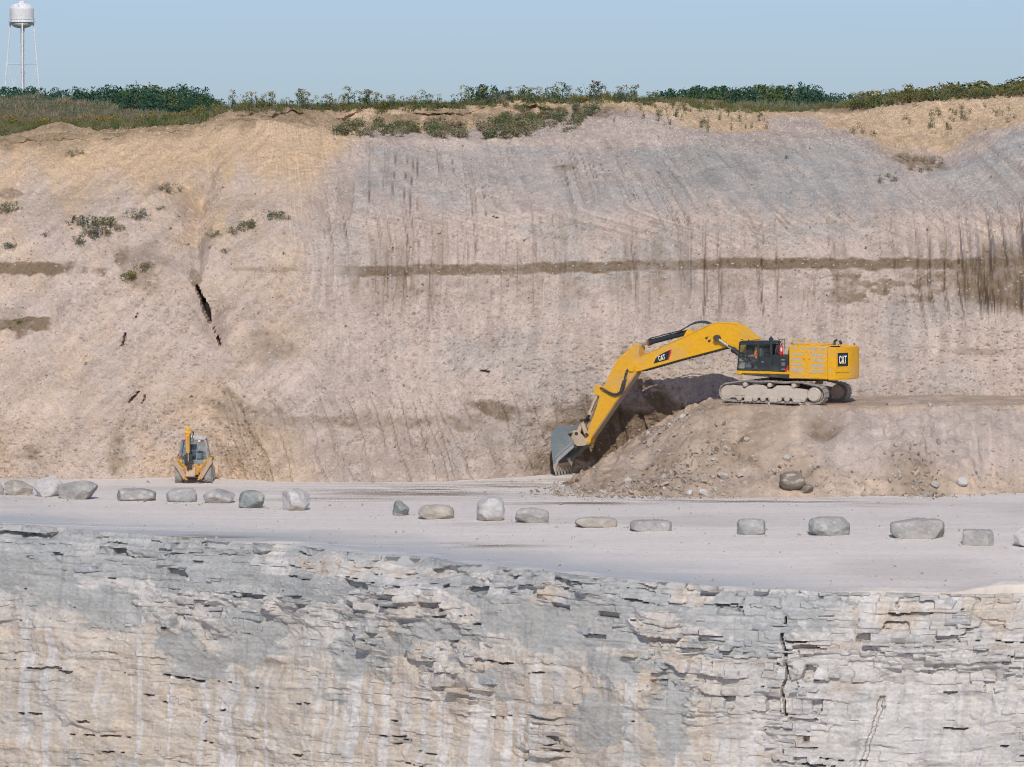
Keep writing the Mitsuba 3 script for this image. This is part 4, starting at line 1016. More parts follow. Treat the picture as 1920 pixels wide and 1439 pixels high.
# boom cylinders
for side in (1, -1):
    y = side * 0.66
    k = key_for(ex + '__boom_cylinder')
    EX.put('barrel', [cyl([1.55, y, 1.98], [3.02, y, 3.02], 0.14, 16), cyl([2.92, y, 2.95], [3.10, y, 3.08], 0.17, 16)], 'black_paint', k)
    EX.put('rod', [cyl([3.05, y, 3.05], [4.02, y, 3.64], 0.085, 14), ], 'bright_steel', k)
    EX.put('rod_eye', [cyl([4.10, y - 0.09, 3.69], [4.10, y + 0.09, 3.69], 0.19, 18)], 'belly_dark', k)
EX.put('cylinder_hose', [tube([[3.3, 0.80, 3.30], [2.9, 0.82, 3.12], [2.5, 0.80, 2.85]], 0.03, 6)], 'hose_rubber', ex + '__boom_cylinder')
# stick cylinder on top of the boom
sc = ex + '__stick_cylinder'
EX.put('barrel', [cyl([8.72, 0, 3.34], [6.25, 0, 3.98], 0.16, 18), cyl([8.80, 0, 3.32], [8.62, 0, 3.365], 0.19, 18), cyl([7.4, 0, 3.68], [7.32, 0, 3.70], 0.185, 16)], 'black_paint', sc)
EX.put('rod', [cyl([8.72, 0, 3.34], [9.34, 0, 3.16], 0.085, 14), cyl([9.36, -0.1, 3.16], [9.36, 0.1, 3.16], 0.14, 14)], 'bright_steel', sc)
EX.put('gland', [cyl([8.86, 0, 3.30], [8.74, 0, 3.335], 0.20, 18)], 'rust_red', sc)
EX.put('pipe', [tube([[8.72, 0.05, 3.56], [7.6, 0.05, 3.85], [6.6, 0.05, 4.10]], 0.032, 6), tube([[8.74, 0.05, 3.50], [8.72, 0.05, 3.56]], 0.03, 6, 1)], 'black_paint', sc)
EX.put('base_lug', [prism([(6.55, 3.60), (6.25, 4.12), (6.05, 4.12), (5.75, 3.92)], -0.16, 0.16)], 'boom_yellow', sc)
for dy_, dz_ in ((0.16, 0.0), (-0.02, 0.05), (0.26, -0.04)):
    EX.put('hose', [tube([[6.9, dy_, 3.98 + dz_], [6.45, dy_, 4.18 + dz_], [5.95, dy_ * 1.2, 4.46 + dz_], [5.45, dy_ * 1.3, 4.60 + dz_], [4.75, dy_ * 1.4, 4.52]], 0.035, 6)], 'hose_rubber', ex)

# ---- stick
sk = ex + '__stick'
stick_poly = [(9.28, 3.18), (9.42, 3.26), (9.62, 3.22), (10.73, 2.25), (10.80, 2.10), (11.62, 0.63), (12.15, -0.82), (12.66, -2.05), (12.92, -2.55), (12.93, -2.76), (12.82, -2.88), (12.68, -2.88), (12.50, -2.74), (12.36, -2.36), (10.30, 0.44), (9.46, 1.52), (9.36, 1.90), (9.24, 2.55)]
EX.put('stick_box', [prism(stick_poly, -0.36, 0.36)], 'stick_yellow', sk)
EX.put('wear_plate', [ribbon([(9.44, 1.48), (10.28, 0.38), (12.34, -2.42)], -0.34, 0.34, -0.03)], 'earthy_steel', sk)
for y in (-0.41, 0.36):
    EX.put('head_plate', [prism([(9.26, 2.60), (9.22, 3.18), (9.38, 3.30), (9.52, 3.24), (9.60, 2.9), (9.40, 2.6)], y, y + 0.05)], 'stick_yellow', sk)
EX.put('side_patch', [prism([(10.35, 1.05), (10.05, 1.10), (10.30, 0.62), (10.55, 0.42)], 0.36, 0.366)], 'belly_dark', sk)
EX.put('tip_pin', [cyl([12.80, -0.46, -2.72], [12.80, 0.46, -2.72], 0.15, 18)], 'earthy_steel', sk)
EX.put('cylinder_bracket', [prism([(12.28, 0.72), (11.80, 0.62), (11.72, 0.35), (11.86, 0.02), (12.30, 0.16)], -0.22, 0.22)], 'stick_yellow', sk)
EX.put('hose', [tube([[9.95, 0.40, 1.78], [10.12, 0.46, 1.45], [10.20, 0.48, 0.95], [10.40, 0.48, 0.45], [10.75, 0.46, 0.22], [11.15, 0.44, 0.30], [11.60, 0.40, 0.50], [11.85, 0.3, 0.55]], 0.045, 7)], 'hose_rubber', ex)
EX.put('hose', [tube([[9.95, 0.44, 1.72], [10.06, 0.52, 1.35], [10.12, 0.54, 0.90], [10.36, 0.52, 0.36], [10.75, 0.50, 0.13], [11.2, 0.46, 0.22], [11.65, 0.42, 0.40]], 0.04, 7)], 'hose_rubber', ex)
bc = ex + '__bucket_cylinder'
EX.put('barrel', [cyl([12.10, 0, 0.30], [12.62, 0, -0.98], 0.145, 16), cyl([12.58, 0, -0.9], [12.66, 0, -1.08], 0.17, 16)], 'earthy_steel', bc)
EX.put('rod', [cyl([12.62, 0, -1.0], [12.98, 0, -1.44], 0.08, 12)], 'black_paint', bc)
EX.put('pipe', [tube([[11.95, 0.12, 0.2], [12.35, 0.14, -0.55], [12.52, 0.14, -0.95]], 0.03, 6)], 'hose_rubber', bc)
lk = ex + '__linkage'
for y in (-0.42, 0.36):
    EX.put('rocker', [prism([(12.60, -2.22), (12.72, -2.34), (12.84, -2.26), (13.12, -1.50), (13.08, -1.34), (12.94, -1.34), (12.90, -1.50)], y, y + 0.07)], 'earthy_steel', lk)
EX.put('link', [prism([(12.92, -1.42), (13.00, -1.30), (13.14, -1.40), (13.46, -2.16), (13.40, -2.32), (13.26, -2.28)], y, y + 0.10) for y in (-0.26, 0.16)], 'earthy_steel', lk)
for x, z in ((13.02, -1.42), (12.70, -2.27), (13.35, -2.22)):
    EX.put('pin', [cyl([x, -0.5, z], [x, 0.5, z], 0.11, 16)], 'belly_dark', lk)

# ---- bucket
bk = ex + '__bucket'
shell = [(13.62, -2.22), (13.80, -2.02), (14.03, -1.87), (14.36, -1.88), (14.60, -2.08), (14.70, -2.55), (14.66, -3.10), (14.58, -3.70), (14.50, -4.15)]
EX.put('shell', [ribbon(shell[::-1], -1.10, 1.10, 0.06)], 'bucket_steel', bk)
for y in (-1.12, 1.06):
    EX.put('side_plate', [prism(shell + [(14.40, -4.10), (14.20, -3.75), (13.20, -2.95), (13.25, -2.60)], y, y + 0.06)], 'bucket_steel', bk)
    EX.put('side_cutter', [prism([(13.18, -2.98), (13.30, -2.86), (14.32, -3.70), (14.52, -4.25), (14.40, -4.30), (14.22, -3.84)], y - 0.02, y + 0.08)], 'bright_steel', bk)
EX.put('wrapper_rib', [ribbon([(14.1, -1.84), (14.38, -1.85), (14.64, -2.06), (14.74, -2.55), (14.70, -3.1)], y, y + 0.12, -0.03) for y in (-0.6, 0.48)], 'bucket_steel', bk)
EX.put('cross_seam', [ribbon([(13.35, -2.70), (14.0, -3.2), (14.45, -3.6)], 1.12, 1.135, 0.05)], 'bright_steel', bk)
for y in (-0.46, 0.34):
    EX.put('ear', [prism([(13.75, -2.15), (13.50, -2.02), (13.28, -2.02), (12.70, -2.60), (12.66, -2.80), (12.80, -2.92), (13.30, -2.96), (13.7, -2.7)], y, y + 0.12)], 'earthy_steel', bk)
EX.put('lip', [prism([(14.40, -4.02), (14.58, -4.02), (14.52, -4.40), (14.44, -4.42)], -1.12, 1.12)], 'earthy_steel', bk)
for k in range(6):
    y = -1.02 + k * 0.408
    EX.put('tooth', [trimesh.convex.convex_hull(np.array([[14.60, y - 0.09, -4.20], [14.60, y + 0.09, -4.20], [14.38, y - 0.09, -4.20], [14.38, y + 0.09, -4.20], [14.42, y - 0.05, -4.74], [14.42, y + 0.05, -4.74], [14.39, y - 0.05, -4.74], [14.39, y + 0.05, -4.74]]))], 'bright_steel', bk, smooth=False)
    if k < 5:
        EX.put('lip_shroud', [rbox([14.48, y + 0.204, -4.36], [0.16, 0.18, 0.26], 0.03, ry=0.12)], 'earthy_steel', bk)

# ---- things that ride on the machine
fe = thing('fire_extinguisher', 'red fire extinguisher standing on the excavator deck behind the cab', 'fire extinguisher')
EX.put('tank', [lathe([(0.0, 0), (0.11, 0), (0.12, 0.03), (0.12, 0.46), (0.09, 0.54), (0.04, 0.57), (0.0, 0.57)], [-0.35, 1.40, 2.83], [0, 0, 1], 16)], 'extinguisher_red', fe)
EX.put('label_plate', [rbox([-0.41, 1.505, 3.15], [0.10, 0.03, 0.22], 0.01)], 'decal_white', fe)
EX.put('valve', [cyl([-0.35, 1.4, 3.38], [-0.35, 1.4, 3.46], 0.035, 8), rbox([-0.38, 1.4, 3.47], [0.12, 0.03, 0.03], 0.01)], 'black_paint', fe)
EX.put('deck_post', [tube([[x, 1.45, 2.80], [x, 1.45, 3.74]], 0.022, 6, 1) for x in (-0.22, -0.42, -0.60)] + [tube([[-0.22, 1.45, 3.74], [-0.6, 1.45, 3.74]], 0.02, 6, 1)], 'black_paint', ex)
EX.put('deck_hose', [tube([[0.0, 1.3, 2.8], [-0.02, 1.35, 3.2], [-0.1, 1.3, 3.36], [-0.18, 1.3, 2.9]], 0.025, 6), tube([[0.02, 1.2, 3.4], [-0.05, 1.3, 3.1], [-0.2, 1.4, 2.86]], 0.02, 6)], 'hose_rubber', ex)
EX.put('filter_bowl', [rbox([-0.70, 1.40, 3.0], [0.26, 0.26, 0.34], 0.05), cyl([-0.72, 1.4, 3.1], [-0.72, 1.4, 3.32], 0.09, 10)], 'grille_grey', ex)

# ---- operator at the controls
op = thing('person', 'seated machine operator in an orange safety vest inside the excavator cab', 'person')
PX, PY, PZ = 1.26, 1.32, 2.50
S3 = lambda x, y, z: (PX + x, PY + y, PZ + z)
figure = [(S3(0.0, 0, 0.10), 0.15, S3(-0.06, 0, 0.30), 0.145), (S3(-0.06, 0, 0.30), 0.145, S3(-0.08, 0, 0.46), 0.135), (S3(-0.08, -0.15, 0.50), 0.075, S3(-0.08, 0.15, 0.50), 0.075), (S3(-0.07, 0, 0.52), 0.058, S3(-0.04, 0, 0.64), 0.052),
          (S3(-0.03, 0, 0.70), 0.090, S3(-0.01, 0, 0.78), 0.085), (S3(0.03, 0, 0.66), 0.055, S3(0.0, 0, 0.74), 0.07), (S3(0.085, 0, 0.715), 0.016, S3(0.07, 0, 0.74), 0.014)]
for s in (-1, 1):
    figure += [(S3(0.02, s * 0.09, 0.08), 0.095, S3(0.42, s * 0.12, 0.10), 0.070), (S3(0.42, s * 0.12, 0.10), 0.068, S3(0.52, s * 0.12, -0.28), 0.045), (S3(0.50, s * 0.12, -0.30), 0.045, S3(0.66, s * 0.12, -0.33), 0.032),
               (S3(-0.08, s * 0.20, 0.48), 0.062, S3(0.04, s * 0.25, 0.24), 0.048), (S3(0.04, s * 0.25, 0.24), 0.046, S3(0.28, s * 0.24, 0.22), 0.034), (S3(0.29, s * 0.24, 0.22), 0.032, S3(0.36, s * 0.235, 0.22), 0.026),
               (S3(-0.03, s * 0.088, 0.72), 0.02, S3(-0.035, s * 0.09, 0.76), 0.018)]
    for f_ in range(4):
        figure.append((S3(0.355, s * (0.215 + 0.018 * f_), 0.235), 0.0095, S3(0.400 - 0.004 * f_, s * (0.215 + 0.018 * f_), 0.205 - 0.002 * f_), 0.008))
    figure.append((S3(0.33, s * 0.205, 0.235), 0.0105, S3(0.375, s * 0.19, 0.245), 0.009))
EX.put('figure', body(figure, 0.03, 4), 'skin', op, smooth=True)
vest = [(S3(0.0, 0, 0.10), 0.185, S3(-0.07, 0, 0.42), 0.180), (S3(-0.08, -0.13, 0.50), 0.09, S3(-0.08, 0.13, 0.50), 0.09)] + [(S3(-0.07, s * 0.19, 0.49), 0.085, S3(-0.02, s * 0.225, 0.34), 0.072) for s in (-1, 1)]
EX.put('vest', body(vest, 0.04, 3), 'vest_orange', op, smooth=True)
EX.put('trousers', body([(S3(0.02, s * 0.09, 0.08), 0.108, S3(0.42, s * 0.12, 0.10), 0.083) for s in (-1, 1)] + [(S3(0.42, s * 0.12, 0.10), 0.080, S3(0.51, s * 0.12, -0.24), 0.060) for s in (-1, 1)] + [(S3(0, -0.08, 0.06), 0.12, S3(0, 0.08, 0.06), 0.12)], 0.04, 3), 'dark_cloth', op, smooth=True)
EX.put('hair', body([(S3(-0.045, 0, 0.755), 0.082, S3(-0.03, 0, 0.80), 0.078)], 0.04, 2), 'dark_cloth', op, smooth=True)
# ================================================================ BACKHOE LOADER, seen from behind
b0 = at(360.5, 907.5, 310.4)
BK = Frame(np.array([b0[0] + 0.03, b0[1], floor_z(b0[0], b0[1]) - 0.02]), PI / 2 - math.radians(2.5))
bh = thing('backhoe_loader', 'small weathered yellow backhoe loader parked with its digging arm folded upright towards the viewer', 'backhoe loader')


def tyre(name, x, y, r, w_, lugs, parent):
    t = key_for(parent + '__' + name)
    hw = w_ / 2
    EX_ = [lathe([(r * 0.58, -hw * 0.8), (r * 0.72, -hw), (r * 0.90, -hw), (r * 0.97, -hw * 0.8), (r * 0.985, 0), (r * 0.97, hw * 0.8), (r * 0.90, hw), (r * 0.72, hw), (r * 0.58, hw * 0.8)], [x, y, r], [0, 1, 0], 36)]
    for k in range(lugs):
        for s in (-1, 1):
            a = (k + 0.5 * (s > 0)) * 2 * PI / lugs
            m = rbox([0, 0, 0], [0.055, hw * 1.15, 0.07], 0.012, rz=s * 0.65)
            m.apply_translation([0, s * hw * 0.47, r * 0.985])
            m.apply_transform(trimesh.transformations.rotation_matrix(a, [0, 1, 0]))
            m.apply_translation([x, y, r])
            EX_.append(m)
    BK.put('tread', EX_, 'tyre_dusty', t)
    BK.put('rim', [lathe([(0.0, -hw * 0.3), (r * 0.35, -hw * 0.4), (r * 0.60, -hw * 0.75), (r * 0.60, hw * 0.75), (r * 0.35, hw * 0.4), (0, hw * 0.3)], [x, y, r], [0, 1, 0], 24)], 'old_yellow', t)


plain('tyre_dusty', (0.27, 0.262, 0.25), 0.9, dirt=(0.46, 0.42, 0.38), amount=0.9, scale=2.5, spec=0.2)
plain('cab_grey', (0.20, 0.23, 0.235), 0.5, amount=0.3)
plain('roof_pale', (0.45, 0.44, 0.43), 0.6, amount=0.3)
plain('faded_pink_yellow', (0.54, 0.37, 0.25), 0.65, dirt=(0.40, 0.30, 0.22), amount=0.6, scale=2)
for s in (1, -1):
    tyre('rear_wheel', 0.75, s * 0.86, 0.70, 0.46, 18, bh)
    tyre('front_wheel', 2.95, s * 0.82, 0.42, 0.32, 14, bh)
BK.put('chassis', [rbox([1.7, 0, 0.75], [3.4, 0.75, 0.45], 0.04), rbox([0.10, 0, 0.95], [0.22, 1.30, 0.40], 0.03), rbox([2.7, 0, 1.15], [1.5, 0.80, 0.55], 0.10), rbox([0.75, 0, 0.70], [0.3, 1.5, 0.25], 0.03), rbox([2.95, 0, 0.45], [0.2, 1.5, 0.18], 0.03)], 'old_yellow', bh)
BK.put('under_guard', [rbox([0.12, 0, 0.62], [0.10, 0.85, 0.26], 0.02)], 'black_paint', bh)
for s in (1, -1):
    BK.put('fender', [prism([(0.05, 1.22), (0.12, 1.40), (0.40, 1.55), (1.1, 1.55), (1.45, 1.35), (1.40, 1.32), (1.08, 1.50), (0.42, 1.50), (0.17, 1.36)], s * 0.88 - 0.24, s * 0.88 + 0.24)], 'old_yellow', bh)
# cab: wider at the waist than at the roof
cbk = bh + '__cab'


def ring(z, x0, x1, hy):
    return [np.array([x0, hy, z]), np.array([x0, -hy, z]), np.array([x1, -hy, z]), np.array([x1, hy, z])]


lo_, hi_ = ring(1.36, 0.18, 1.75, 0.87), ring(2.55, 0.35, 1.55, 0.66)
mid0, mid1 = (lo_[0] * 0.62 + lo_[1] * 0.38), (lo_[0] * 0.38 + lo_[1] * 0.62)
hi0, hi1 = (hi_[0] * 0.70 + hi_[1] * 0.30), (hi_[0] * 0.30 + hi_[1] * 0.70)
BK.put('cab_frame', [bar(lo_[k], hi_[k], 0.09, 0.09) for k in range(4)] + [bar(lo_[k], lo_[(k + 1) % 4], 0.08, 0.08) for k in range(4)] + [bar(mid0, hi0, 0.05, 0.05), bar(mid1, hi1, 0.05, 0.05),
                     bar((lo_[0] + hi_[0]) / 2 * [1, 0.36, 1], (lo_[1] + hi_[1]) / 2 * [1, 0.36, 1], 0.03, 0.03)], 'cab_grey', cbk)
for q in ((lo_[0], mid0, hi0, hi_[0]), (mid0, mid1, hi1, hi0), (mid1, lo_[1], hi_[1], hi1), (lo_[1], lo_[2], hi_[2], hi_[1]), (lo_[3], lo_[0], hi_[0], hi_[3]), (lo_[2], lo_[3], hi_[3], hi_[2])):
    c = sum(q) / 4
    BK.put('window', trimesh.Trimesh(np.array([c + (p - c) * 0.95 for p in q]), [[0, 1, 2], [0, 2, 3]], process=False), 'clear_pane', cbk, smooth=False)
BK.put('lower_panel', [plan([(0.20, 0.86), (0.20, 0.32), (1.7, 0.32), (1.7, 0.86)], 1.20, 1.34), rbox([0.20, 0, 1.24], [0.06, 1.66, 0.22], 0.02)], 'cab_grey', cbk)
BK.put('roof', [rbox([0.95, 0, 2.62], [1.42, 1.40, 0.12], 0.05), rbox([0.95, 0, 2.69], [1.1, 1.05, 0.06], 0.03)], 'roof_pale', cbk)
BK.put('seat', [rbox([0.95, 0.05, 1.62], [0.5, 0.5, 0.14], 0.05), rbox([1.15, 0.05, 1.95], [0.14, 0.48, 0.6], 0.05)], 'seat_grey', cbk)
BK.put('dashboard', [rbox([1.55, 0, 1.65], [0.25, 0.9, 0.35], 0.05), cyl([1.35, 0, 1.75], [1.5, 0, 1.6], 0.19, 16), rbox([0.42, -0.35, 1.6], [0.3, 0.3, 0.35], 0.05)], 'cab_grey', cbk)
for s in (1, -1):
    BK.put('marker_lamp', [rbox([0.26, s * 0.55, 2.54], [0.08, 0.18, 0.11], 0.03)], 'red_lens', cbk)
    BK.put('work_lamp', [rbox([0.24, s * 0.36, 2.50], [0.08, 0.14, 0.10], 0.03)], 'decal_white', cbk)
    BK.put('tail_lamp', [rbox([-0.03, s * 0.36, 1.12], [0.05, 0.14, 0.08], 0.02)], 'extinguisher_red', bh)
BK.put('side_mirror', [rbox([0.2, 0.86, 1.62], [0.05, 0.10, 0.26], 0.02)], 'red_lens', cbk)
BK.put('beacon', [lathe([(0.0, 0), (0.075, 0), (0.07, 0.11), (0.04, 0.16), (0, 0.17)], [0.40, 0.47, 2.68], [0, 0, 1], 14)], 'vest_orange', cbk)
# swing frame and stabilisers
BK.put('swing_post', [rbox([-0.25, 0.10, 0.72], [0.30, 0.56, 0.56], 0.04), rbox([-0.30, 0.10, 1.10], [0.34, 0.34, 0.30], 0.04)], 'faded_pink_yellow', bh)
BK.put('swing_block', [rbox([-0.45, 0.10, 1.10], [0.24, 0.26, 0.42], 0.04), cyl([-0.5, -0.1, 1.28], [-0.5, 0.3, 1.28], 0.10, 12), tube([[-0.4, 0.2, 1.2], [-0.6, 0.28, 1.1], [-0.5, 0.2, 0.8]], 0.03, 6)], 'belly_dark', bh)
for s in (1, -1):
    k = key_for(bh + '__stabiliser')
    BK.put('outer_leg', [bar([-0.12, s * 1.08, 1.38], [-0.12, s * 0.42, 0.32], 0.16, 0.20), rbox([-0.12, s * 1.05, 1.42], [0.16, 0.20, 0.12], 0.03, rx=s * 0.5)], 'faded_pink_yellow', k)
    BK.put('inner_leg', [bar([-0.05, s * 0.86, 1.36], [-0.05, s * 0.40, 0.70], 0.12, 0.14), rbox([-0.02, s * 0.52, 0.82], [0.12, 0.30, 0.36], 0.03)], 'old_yellow', k)
    BK.put('foot_pad', [rbox([-0.12, s * 0.40, 0.30], [0.30, 0.24, 0.10], 0.03, rx=s * 0.5)], 'old_yellow', k)
    BK.put('ram', [cyl([-0.12, s * 0.98, 1.25], [-0.12, s * 0.55, 0.85], 0.045, 10)], 'bright_steel', k)
# digging arm folded upright
ar = bh + '__digging_arm'
BK.put('arm_boom', [prism([(-0.38, 1.2), (-0.20, 1.2), (-0.10, 2.2), (-0.12, 3.08), (-0.26, 3.12), (-0.30, 2.2)], 0.10, 0.34)], 'belly_dark', ar)
BK.put('arm_stick', [prism([(-0.62, 1.86), (-0.46, 1.84), (-0.34, 2.5), (-0.22, 3.05), (-0.36, 3.18), (-0.52, 2.9), (-0.64, 2.3)], 0.13, 0.33)], 'old_yellow', ar)
BK.put('arm_head', [rbox([-0.38, 0.23, 3.22], [0.34, 0.28, 0.24], 0.06), cyl([-0.42, 0.06, 3.05], [-0.42, 0.40, 3.05], 0.11, 14)], 'cab_yellow', ar)
BK.put('arm_cylinder', [cyl([-0.56, 0.20, 1.86], [-0.50, 0.20, 1.28], 0.035, 10)], 'bright_steel', ar)
BK.put('arm_barrel', [cyl([-0.60, 0.20, 2.85], [-0.57, 0.20, 1.84], 0.055, 12)], 'old_yellow', ar)
BK.put('arm_hose', [tube([[-0.36, 0.05, 3.1], [-0.35, -0.08, 2.95], [-0.33, -0.02, 2.75], [-0.35, -0.10, 2.60], [-0.3, 0.04, 2.45]], 0.022, 6), tube([[-0.36, 0.06, 3.18], [-0.36, -0.06, 3.1], [-0.34, -0.1, 2.9]], 0.02, 6)], 'hose_rubber', ar)
BK.put('arm_bucket', [prism([(-0.50, 1.75), (-0.20, 1.70), (-0.06, 1.40), (-0.16, 1.28), (-0.42, 1.34)], -0.02, 0.46)], 'belly_dark', ar)
# loader at the far end
ld = bh + '__loader_bucket'
BK.put('bucket_shell', [ribbon([(4.35, 0.10), (3.75, 0.12), (3.62, 0.35), (3.66, 0.75), (3.80, 1.00)], -1.12, 1.12, 0.05)] + [prism([(4.35, 0.08), (3.75, 0.10), (3.60, 0.35), (3.64, 0.75), (3.80, 1.02)], y, y + 0.04) for y in (-1.14, 1.10)], 'faded_pink_yellow', ld)
for s in (1, -1):
    BK.put('loader_arm', [prism([(1.95, 1.30), (2.1, 1.50), (3.2, 0.95), (3.72, 0.45), (3.62, 0.30), (3.05, 0.75)], s * 0.62 - 0.06, s * 0.62 + 0.06)], 'old_yellow', bh)
BK.put('exhaust', [cyl([2.6, 0.2, 1.4], [2.6, 0.2, 2.1], 0.045, 10)], 'belly_dark', bh)
# ================================================================ BOULDERS ALONG THE BENCH
for k, c in (('rock_grey', (0.355, 0.34, 0.325)), ('rock_tan', (0.40, 0.36, 0.315)), ('rock_pale', (0.50, 0.475, 0.46)), ('rock_green', (0.235, 0.255, 0.245)), ('rock_blue', (0.345, 0.34, 0.33)), ('rock_brown', (0.24, 0.195, 0.155))):
    bsdf(k, {'type': 'diffuse', 'reflectance': mikit.proc(stone_fn(c, 0.6))})
BOULDERS = [  # x0, x1, top row, foot row, colour, boxiness, depth ratio, turn, label
    (-22, 5, 906, 929, 'rock_grey', 3, 0.8, 0.0, 'dark grey boulder half cut off by the left edge of the picture'),
    (5, 59, 903, 930, 'rock_tan', 2.6, 0.8, 0.1, 'tan grey rounded boulder left of the tall pale peaked boulder at the far left'),
    (58, 112, 895, 933, 'rock_pale', 2.2, 0.8, 0.25, 'pale tall peaked boulder leaning between two greyer boulders at the far left'),
    (107, 181, 905, 938, 'rock_grey', 2.5, 0.7, 0.0, 'large grey humped boulder with white scratches, right of the pale peaked boulder'),
    (219, 289, 919, 941, 'rock_grey', 3.5, 0.7, 0.0, 'low flat grey boulder standing alone left of the backhoe loader'),
    (313, 368, 918, 943, 'rock_blue', 3.0, 0.8, 0.1, 'grey boulder with a flat rounded top directly in front of the backhoe loader'),
    (382, 445, 919, 945, 'rock_grey', 2.6, 0.8, -0.1, 'grey boulder with a sloping pale side, just left of the dark green boulder'),
    (447, 495, 923, 954, 'rock_green', 2.4, 0.9, 0.0, 'dark green grey rounded boulder right of the backhoe loader'),
    (530, 582, 919, 958, 'rock_pale', 2.6, 0.9, 0.3, 'bright pale boulder taller than wide with a slanting groove, right of the dark green boulder'),
    (735, 766, 940, 967, 'rock_green', 2.5, 0.9, 0.0, 'smallest greenish boulder in the middle of the boulder line'),
    (786, 850, 948, 973, 'rock_tan', 3.0, 0.7, 0.0, 'long tan boulder with a grey right end beside the smallest greenish boulder'),
    (895, 946, 935, 977, 'rock_pale', 3.6, 0.9, 0.2, 'tallest pale block of the boulder line with a notch in its foot'),
    (961, 1028, 955, 982, 'rock_grey', 2.4, 0.7, 0.0, 'speckled grey wedge boulder just right of the tallest pale block'),
    (1081, 1155, 970, 989, 'rock_tan', 3.2, 0.6, 0.0, 'flattest tan slab boulder below the excavator bucket'),
    (1184, 1258, 974, 994, 'rock_grey', 4.5, 0.6, 0.0, 'low grey slab boulder with a pale triangular face, right of the flattest tan slab'),
    (1385, 1434, 973, 1000, 'rock_blue', 6.0, 0.8, 0.0, 'small square blue grey block boulder below the excavator tracks'),
    (1520, 1592, 971, 1003, 'rock_blue', 4.0, 0.7, 0.2, 'grey boulder with a split face and an undercut left foot, right of the square block'),
    (1674, 1769, 974, 1007, 'rock_grey', 5.0, 0.7, 0.0, 'longest loaf shaped grey boulder at the right of the bench'),
    (1806, 1862, 988, 1015, 'rock_grey', 6.0, 0.8, 0.0, 'square grey block boulder right of the longest loaf shaped boulder'),
    (1900, 1948, 983, 1017, 'rock_pale', 2.4, 0.8, 0.0, 'pale boulder cut off by the right edge of the picture'),
]
for k, (x0, x1, r0, r1, mat, bx_, dr_, turn, lab) in enumerate(BOULDERS):
    D = FOCAL * EYE_Z / (r1 - HORIZON)
    c = at((x0 + x1) / 2, r1, D)
    w_, h_ = (x1 - x0) / FOCAL * D, (r1 - r0) / FOCAL * D
    D2 = D + w_ * dr_ * 0.35
    m = stone_mesh(500 + k, w_ * 1.06, w_ * dr_, h_ * 1.22, bx_, 15 if bx_ < 3.4 else 12, 0.06, 4, 0.60 if bx_ < 3.0 else 0.80)
    if k in (11,):
        m.vertices[:, 0] *= 1 - 0.10 * m.vertices[:, 2] / h_
        m.vertices[:, 1] += 0.25 * ss(0.35, 0.0, m.vertices[:, 2]) * ss(-0.5, 0.3, m.vertices[:, 0])
    if k in (2, 8):
        m.vertices[:, 0] += (0.30 if k == 2 else -0.05) * m.vertices[:, 2] / h_
    if k in (16, 17, 19, 12, 10):
        m.vertices[:, 0] += 0.28 * ss(0.42 * h_, 0, m.vertices[:, 2]) * ss(-0.1 * w_, -0.5 * w_, m.vertices[:, 0])
    ang = turn * 0.4
    v = m.vertices.copy()
    m.vertices[:, 0], m.vertices[:, 1] = v[:, 0] * math.cos(ang) - v[:, 1] * math.sin(ang), v[:, 0] * math.sin(ang) + v[:, 1] * math.cos(ang)
    m.vertices += np.array([c[0], c[1] + w_ * dr_ * 0.42, floor_z(c[0], c[1] + w_ * dr_ * 0.42) - 0.09])
    o = obj('boulder', m, mat, smooth=16)
    tag(o, lab, 'boulder', 'boulders lined up along the bench')


# ---- large single stones about the mound
def lone_stone(name, px, py, D, w_, h_, mat, seed, label, cat='rock', on=mound_z, box=2.4):
    c = at(px, py, D)
    m = stone_mesh(seed, w_, w_ * 0.8, h_, box, 10, 0.08, 3)
    zz_ = float(on(c[0], c[1])) - 0.12 * h_
    m.vertices += np.array([c[0], c[1], zz_])
    tag(obj(name, m, mat, smooth=35), label, cat)


lone_stone('rock', 1486, 915, 299.5, 1.55, 1.05, 'rock_brown', 901, 'dark brown earth caked rock at the foot of the mound below the excavator')
lone_stone('rock', 1513, 922, 299.2, 0.75, 0.62, 'rock_brown', 902, 'smaller brown rock leaning on the dark earth caked rock')
lone_stone('rock', 1805, 922, 301.5, 0.75, 0.55, 'rock_pale', 903, 'pale flat sided rock at the right foot of the mound')
lone_stone('rock', 1753, 912, 301.0, 0.55, 0.42, 'rock_tan', 904, 'tan rock on the brown rubble fan at the right of the mound')
lone_stone('rock', 1733, 934, 299.4, 0.85, 0.36, 'rock_tan', 905, 'low tan slab rock at the tip of the right rubble fan')
lone_stone('rock', 1630, 932, 299.0, 0.45, 0.22, 'rock_tan', 906, 'small tan rock lying at the foot of the mound between the two rubble fans')
lone_stone('rock', 1355, 895, 301.2, 0.70, 0.42, 'rock_tan', 907, 'pale tan slab rock in the rubble left of the dark rocks')
lone_stone('rock', 1318, 922, 299.2, 0.55, 0.45, 'rock_pale', 908, 'largest white stone at the foot of the left rubble fan')
lone_stone('rock', 1294, 924, 299.0, 0.42, 0.36, 'rock_pale', 909, 'white stone just left of the largest white stone at the foot of the rubble')
lone_stone('rock', 1232, 928, 298.9, 0.5, 0.26, 'rock_tan', 910, 'flat tan rock at the front edge of the left rubble fan')
lone_stone('rock', 1280, 786, 308.6, 0.50, 0.34, 'rock_pale', 911, 'pale rounded rock near the top left shoulder of the mound below the boom')

